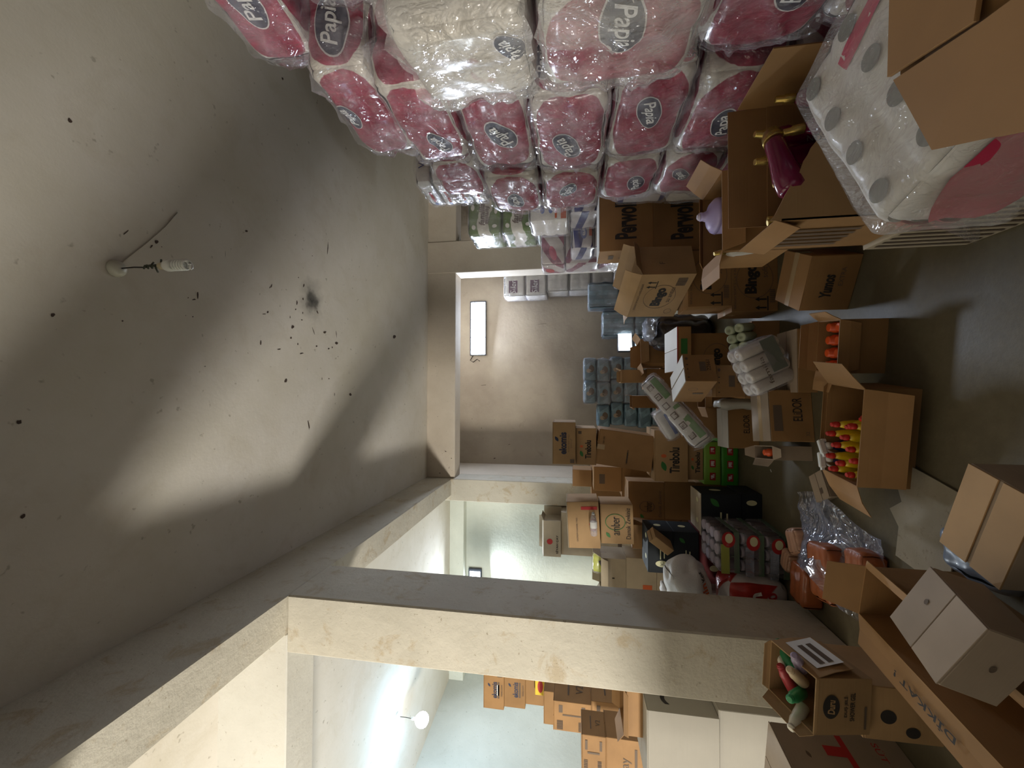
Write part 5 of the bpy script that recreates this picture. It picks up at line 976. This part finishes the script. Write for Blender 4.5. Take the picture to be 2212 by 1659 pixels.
q = P['k3']; carton('k3', 'carton', 'reddish tan carton with barcodes by the left edge of the view', pose=(q[0]-.03, 3.4, 1.245, 0, .30, .26, .19, 0, 0), mat=M_card, prints=prt())
carton('k3b', 'carton', 'shadowed brown carton under the barcoded one at the left edge', pose=(-2.93, 3.42, .91, 0, .34, .28, .334, 0, 0), mat=M_card, prints=[('F', 't', .4, .5, 'cay', .2, M_ink2, {}), ('F', 'r', .5, .3, .6, .06, M_ink2)])
for j in range(2): carton('k3f%d' % j, 'carton', 'brown carton under the shadowed one at the left edge, '+['lower', 'upper'][j], pose=(-2.93, 3.42, j*.455, 0, .36, .3, .453, 0, 0), mat=M_card)
M_whitebox = carton_mat('white_appliance_carton', (.34, .315, .265), .04)
carton('wh0', 'appliance_carton', 'big white appliance carton left of the near pillar', pose=(-2.36, 2.98, .57, 0, .52, .46, .45, 0, 0), mat=M_whitebox, cat='carton', prints=[('R', 't', .35, .7, '~', .12, M_ink, {}), ('R', 'r', .75, .85, .3, .12, M_ink2), ('R', 'r', .35, .55, .02, .06, M_ink)], tape=False)
carton('wh1', 'appliance_carton', 'lower white appliance carton under the big white one', pose=(-2.34, 3.0, 0, 0, .56, .46, .569, 0, 0), mat=M_whitebox, cat='carton', prints=[('R', 'r', .4, .8, .12, .03, M_ink)])
carton('tanopen', 'carton', 'tan open carton with torn paper edge on the white appliance carton', pose=(-2.25, 3.02, 1.021, 0, .32, .24, .13, 0, 0), mat=M_card, flaps={'L': (60, .08), 'F': (120, .05), 'R': (15, .05), 'B': (20, .06)})
carton('tanopen0', 'carton', 'grey-brown carton filling the gap behind the big white carton', pose=(-2.35, 3.45, 0, 0, .5, .3, 1.0, 0, 0), mat=M_card_grey)
# ---------------------------------------------------------------- near left foreground
q = P['duru']; root = carton('duru', 'carton', 'open carton of soaps and shower gel bottles with a black oval mark', pose=(q[0]-.005, 1.99, .31, 0, q[4]+.02, .25, .25, rad(14), rad(4)), mat=M_card_tan,
       flaps={'R': (168, .19), 'F': (175, .02), 'L': (25, .05), 'B': (12, .03)}, fl=.12, prints=[('F', 'd', .5, .72, .42, .30, ink), ('F', 't', .5, .72, 'Duru', .13, M_card_tan, {'w': .26, 'bold': .03, 'shear': .2, 'lift': .001}), ('F', 't', .5, .46, 'DUŞ JELİ', .085, ink, {'w': .36, 'bold': .02}), ('F', 't', .5, .34, 'SHOWER GEL', .085, ink, {'w': .50, 'bold': .02}), ('F', 'r', .3, .1, .4, .04, M_ink2)])
fm = [c for c in root.children if c.name.startswith('flap')][0]
mb = MB(); w_, h_ = q[4]+.02, .25
a_ = rad(168); nx = Vector((math.sin(a_), 0, math.cos(a_))); base = Vector((w_/2, 0, h_)); nn = Vector((nx.z, 0, -nx.x))
c0 = base+nx*.10; mb.add([c0+Vector((0, -.085, 0))-nx*.06-nn*.006, c0+Vector((0, .085, 0))-nx*.06-nn*.006, c0+Vector((0, .085, 0))+nx*.065-nn*.006, c0+Vector((0, -.085, 0))+nx*.065-nn*.006], [(0, 1, 2, 3)])
cols_ = [('white soap bottle', (.68, .62, .50)), ('green bottle', (.03, .28, .10)), ('cream soap bottle', (.62, .48, .30)), ('lilac bottle', (.36, .30, .42)), ('red bottle', (.45, .05, .06)), ('pale cream bottle', (.70, .66, .54)), ('dark green bottle', (.02, .22, .08))]
o = mb.build('shipping_label', M_whiteink, root); o['label'] = 'white paper shipping label'
lb = MB()
for k in range(2):
    c1 = c0+nx*(-.02+.04*k); lb.add([c1+Vector((0, -.07, 0))-nx*.012-nn*.008, c1+Vector((0, .05, 0))-nx*.012-nn*.008, c1+Vector((0, .05, 0))+nx*.012-nn*.008, c1+Vector((0, -.07, 0))+nx*.012-nn*.008], [(0, 1, 2, 3)])
lb.build('label_print', M_ink2, root)
for k, (l, c) in enumerate(cols_):
    x = q[0]-.075+.05*(k % 4); y = 1.93+.075*(k//4)+.012*(k % 2)
    b = bottle('bottle', l+' lying in the carton of shower gels, '+['front left', 'front middle left', 'front middle right', 'front right', 'back left', 'back middle', 'back right'][k], 'bottle', (x, y, .50), .13, .024, solid('gel_colour_%d' % k, c, .35, coat=.3), solid('gel_cap_%d' % k, c, .3), rot=(rad(35+7*k), rad(-30+20*(k % 3)), rad(k*25)), cap=.12, neck=.6, group='bottles in the shower gel carton')
carton('durulow', 'carton', 'dark brown carton with two round marks under the open soap carton', pose=(-1.34, 2.03, 0, 0, .22, .28, .298, 0, 0), mat=M_card_tan, prints=[('F', 'd', .45, .68, .26, .2, ink), ('F', 'd', .2, .38, .2, .18, ink)])
q = P['butil']; carton('butil', 'carton', 'tall pale carton with upside-down red letters at the left edge', pose=(q[0], q[1]-.20, .0, q[3], .40, .50, .54, 0, 0), mat=M_card_pale, prints=[('R', 't', .50, .55, 'TUL', .20, M_redink, {'w': .86, 'rot': PI, 'bold': .05}), ('R', 't', .5, .2, 'SÜT TOZU TARIM', .06, M_redink, {'rot': PI, 'w': .8}), ('R', 'leaf', .72, .80, .06, M_ink2, .3)])
NB = (-.70, 1.31, .345, rad(-18.7), .22, .22, .14, rad(-9), rad(15))
# large open carton with the warning word on its folded-out flap
c = (-.875, 1.53, 0, rad(-12), .22, .62, .33, 0, 0)
root = carton('dikkat', 'carton', 'long open carton with DİKKAT on its folded-out flap', pose=c, mat=M_card, flaps={'L': (96, .125), 'B': (25, .12), 'R': (70, .04), 'F': (140, .10)})
mb = MB(); put_text(mb, 'DİKKAT !', (-.22/2-.07, -.02, .337), (0, 1, 0), (-1, 0, 0), .035, .24, offset=.02); o = mb.build('printed_lettering', M_ink, root); o['label'] = 'DİKKAT warning lettering'
carton('nearbox', 'carton', 'plain carton with a hole in its top lying askew in the long open carton', mat=M_card_pale, topmat=M_card_pale, pose=NB, prints=[('T', 'd', .62, .72, .08, .06, M_ink2), ('F', 'd', .5, .5, .10, .1, M_ink2)], gap=.0025)
q = P['nearbox2']; carton('nearbox2', 'carton', 'plain carton with a dark gap between its top flaps, nearest on the floor', mat=M_card_pale, topmat=M_card_tan, pose=(q[0], q[1], 0, q[3], q[4], q[5], q[6], 0, 0), gap=.013)
# orange packs in torn grey film
M_brick = solid('orange_pack', (.33, .09, .025), .45, coat=.3, bump=.3, bscale=25); M_brickp = solid('pale_orange_pack', (.50, .28, .18), .4, coat=.3, bump=.3, bscale=25)
bp = [(-1.02, 2.50, .0, .30, .20, .13, 8, M_brick, 'large orange pack in the middle of the torn grey film'), (-.93, 2.22, .0, .28, .15, .12, 4, M_brick, 'orange pack nearest the camera in the torn grey film'), (-1.20, 2.74, .0, .24, .17, .12, -5, M_brick, 'dark orange pack beside the near pillar'), (-.97, 2.84, 0, .15, .13, .10, 25, M_brickp, 'small pale orange pack at the far end of the film'), (-1.14, 2.95, 0, .14, .10, .09, -12, M_brickp, 'pale orange pack behind the dark orange one')]
for k, (x, y, z, w, d, h, a, mt, l) in enumerate(bp): pack('noodle_pack', l, 'food pack', (x, y, z), (w, d, h), mt, yaw=a, seed=250+k, r=.025, bulge=.01, amp=.008, rolls={'T': (1, 3, .006), 'F': (3, 1, .006)}, group='orange packs on the floor', n=12)
mb = MB(); n = 18; vs = []
for j in range(n+1):
    for i in range(n+1):
        u, v = i/n, j/n; x = -1.08+.42*u+.05*math.sin(v*5); y = 2.78-.72*v+.10*u
        cover = max(0, 1-u*2.0); z = .015+.15*cover*(.4+.6*math.sin(PI*min(1, v*1.1)))+.018*noise.noise(Vector((u*7, v*9, 1)))+.02
        vs.append((x, y, max(.004, z)))
mb.add(vs, [(j*(n+1)+i, j*(n+1)+i+1, (j+1)*(n+1)+i+1, (j+1)*(n+1)+i) for j in range(n) for i in range(n)], None, True)
tag(mb.build('torn_film', film_mat('smooth_grey_film', .5, (.26, .28, .36), bs=4, glossw=.22)), 'torn grey-blue plastic film over the orange packs', 'plastic film')
carton('sliver', 'carton', 'narrow pale open carton leaning on the left side of the taped ELIDOR carton', pose=(-.405, 2.90, 0, .12, .09, .26, .23, 0, 0), mat=M_card_pale, flaps={'L': (60, .05), 'F': (130, .05), 'B': (20, .06)})
bottle('bottle', 'bottle with an orange cap in the narrow pale carton', 'bottle', (-.40, 2.86, .03), .215, .028, M_pinkb, M_orangecap, cap=.25, neck=.8)
pack('carrier_bag', 'pale crumpled bag squeezed beside the symbol-printed cartons', 'bag', (-.09, 3.28, 0), (.07, .18, .40), solid('pale_bag_plastic', (.42, .42, .38), .4, coat=.3), seed=270, r=.03, amp=.02, n=10)
# flat cardboard sheet and litter on the floor
M_sheet = plaster('stained_cardboard', (.30, .265, .195), (.36, .32, .25), (.13, .09, .05), .8, 3.0)
P_ = [(-.33, 2.01), (-.36, 1.90), (-.39, 1.80), (-.56, 1.82), (-.76, 1.84), (-.78, 2.0), (-.76, 2.11), (-.62, 2.09), (-.55, 2.14), (-.50, 2.07), (-.42, 2.10)]
tag(MB().slab([(x, y, .006) for x, y in P_], .005).build('cardboard_sheet', M_sheet), 'flat stained cardboard sheet on the floor before the nearest carton', 'cardboard sheet')
mb = MB(); n = 12; vs = []
for j in range(n+1):
    for i in range(n+1):
        u, v = i/n, j/n; vs.append((-.80+.28*u+.03*v, 1.95-.36*v+.05*u, max(.012, .04+.05*noise.noise(Vector((u*5, v*5, 7)))+.03*math.sin(u*PI))))
mb.add(vs, [(j*(n+1)+i, j*(n+1)+i+1, (j+1)*(n+1)+i+1, (j+1)*(n+1)+i) for j in range(n) for i in range(n)], None, True)
t = pack('cloth', 'dark blue-black cloth heaped between the two nearest cartons', 'cloth', (-.62, 1.30, 0), (.12, .3, .16), solid('dark_cloth', (.018, .022, .032), .8, bump=.3), seed=260, r=.07, amp=.03, freq=6, n=14)
pack('carrier_bag', 'blue-grey plastic bag crumpled between the nearest cartons', 'bag', (-.585, 1.66, 0), (.16, .26, .10), solid('blue_grey_plastic', (.16, .19, .24), .35, coat=.3), seed=261, r=.045, amp=.025, freq=7, n=14)
for k, (x, y, a) in enumerate([(-.66, 2.72, .4), (-.72, 2.58, 1.2), (-.87, 2.44, 2.0), (-.60, 3.3, .8), (-1.25, 3.02, 0)]):
    tag(MB().box((-.012, -.003, 0), (.012, .003, .003), Matrix.Translation((x, y, .001)) @ Matrix.Rotation(a, 4, 'Z')).build('paper_scrap', M_whiteink), ['tiny white scrap on the floor nearest the ELIDOR carton', 'tiny white scrap in the middle of the aisle floor', 'tiny white scrap beside the grey film', 'tiny white scrap near the green tea packs', 'tiny white scrap by the jar trays'][k], 'scrap')
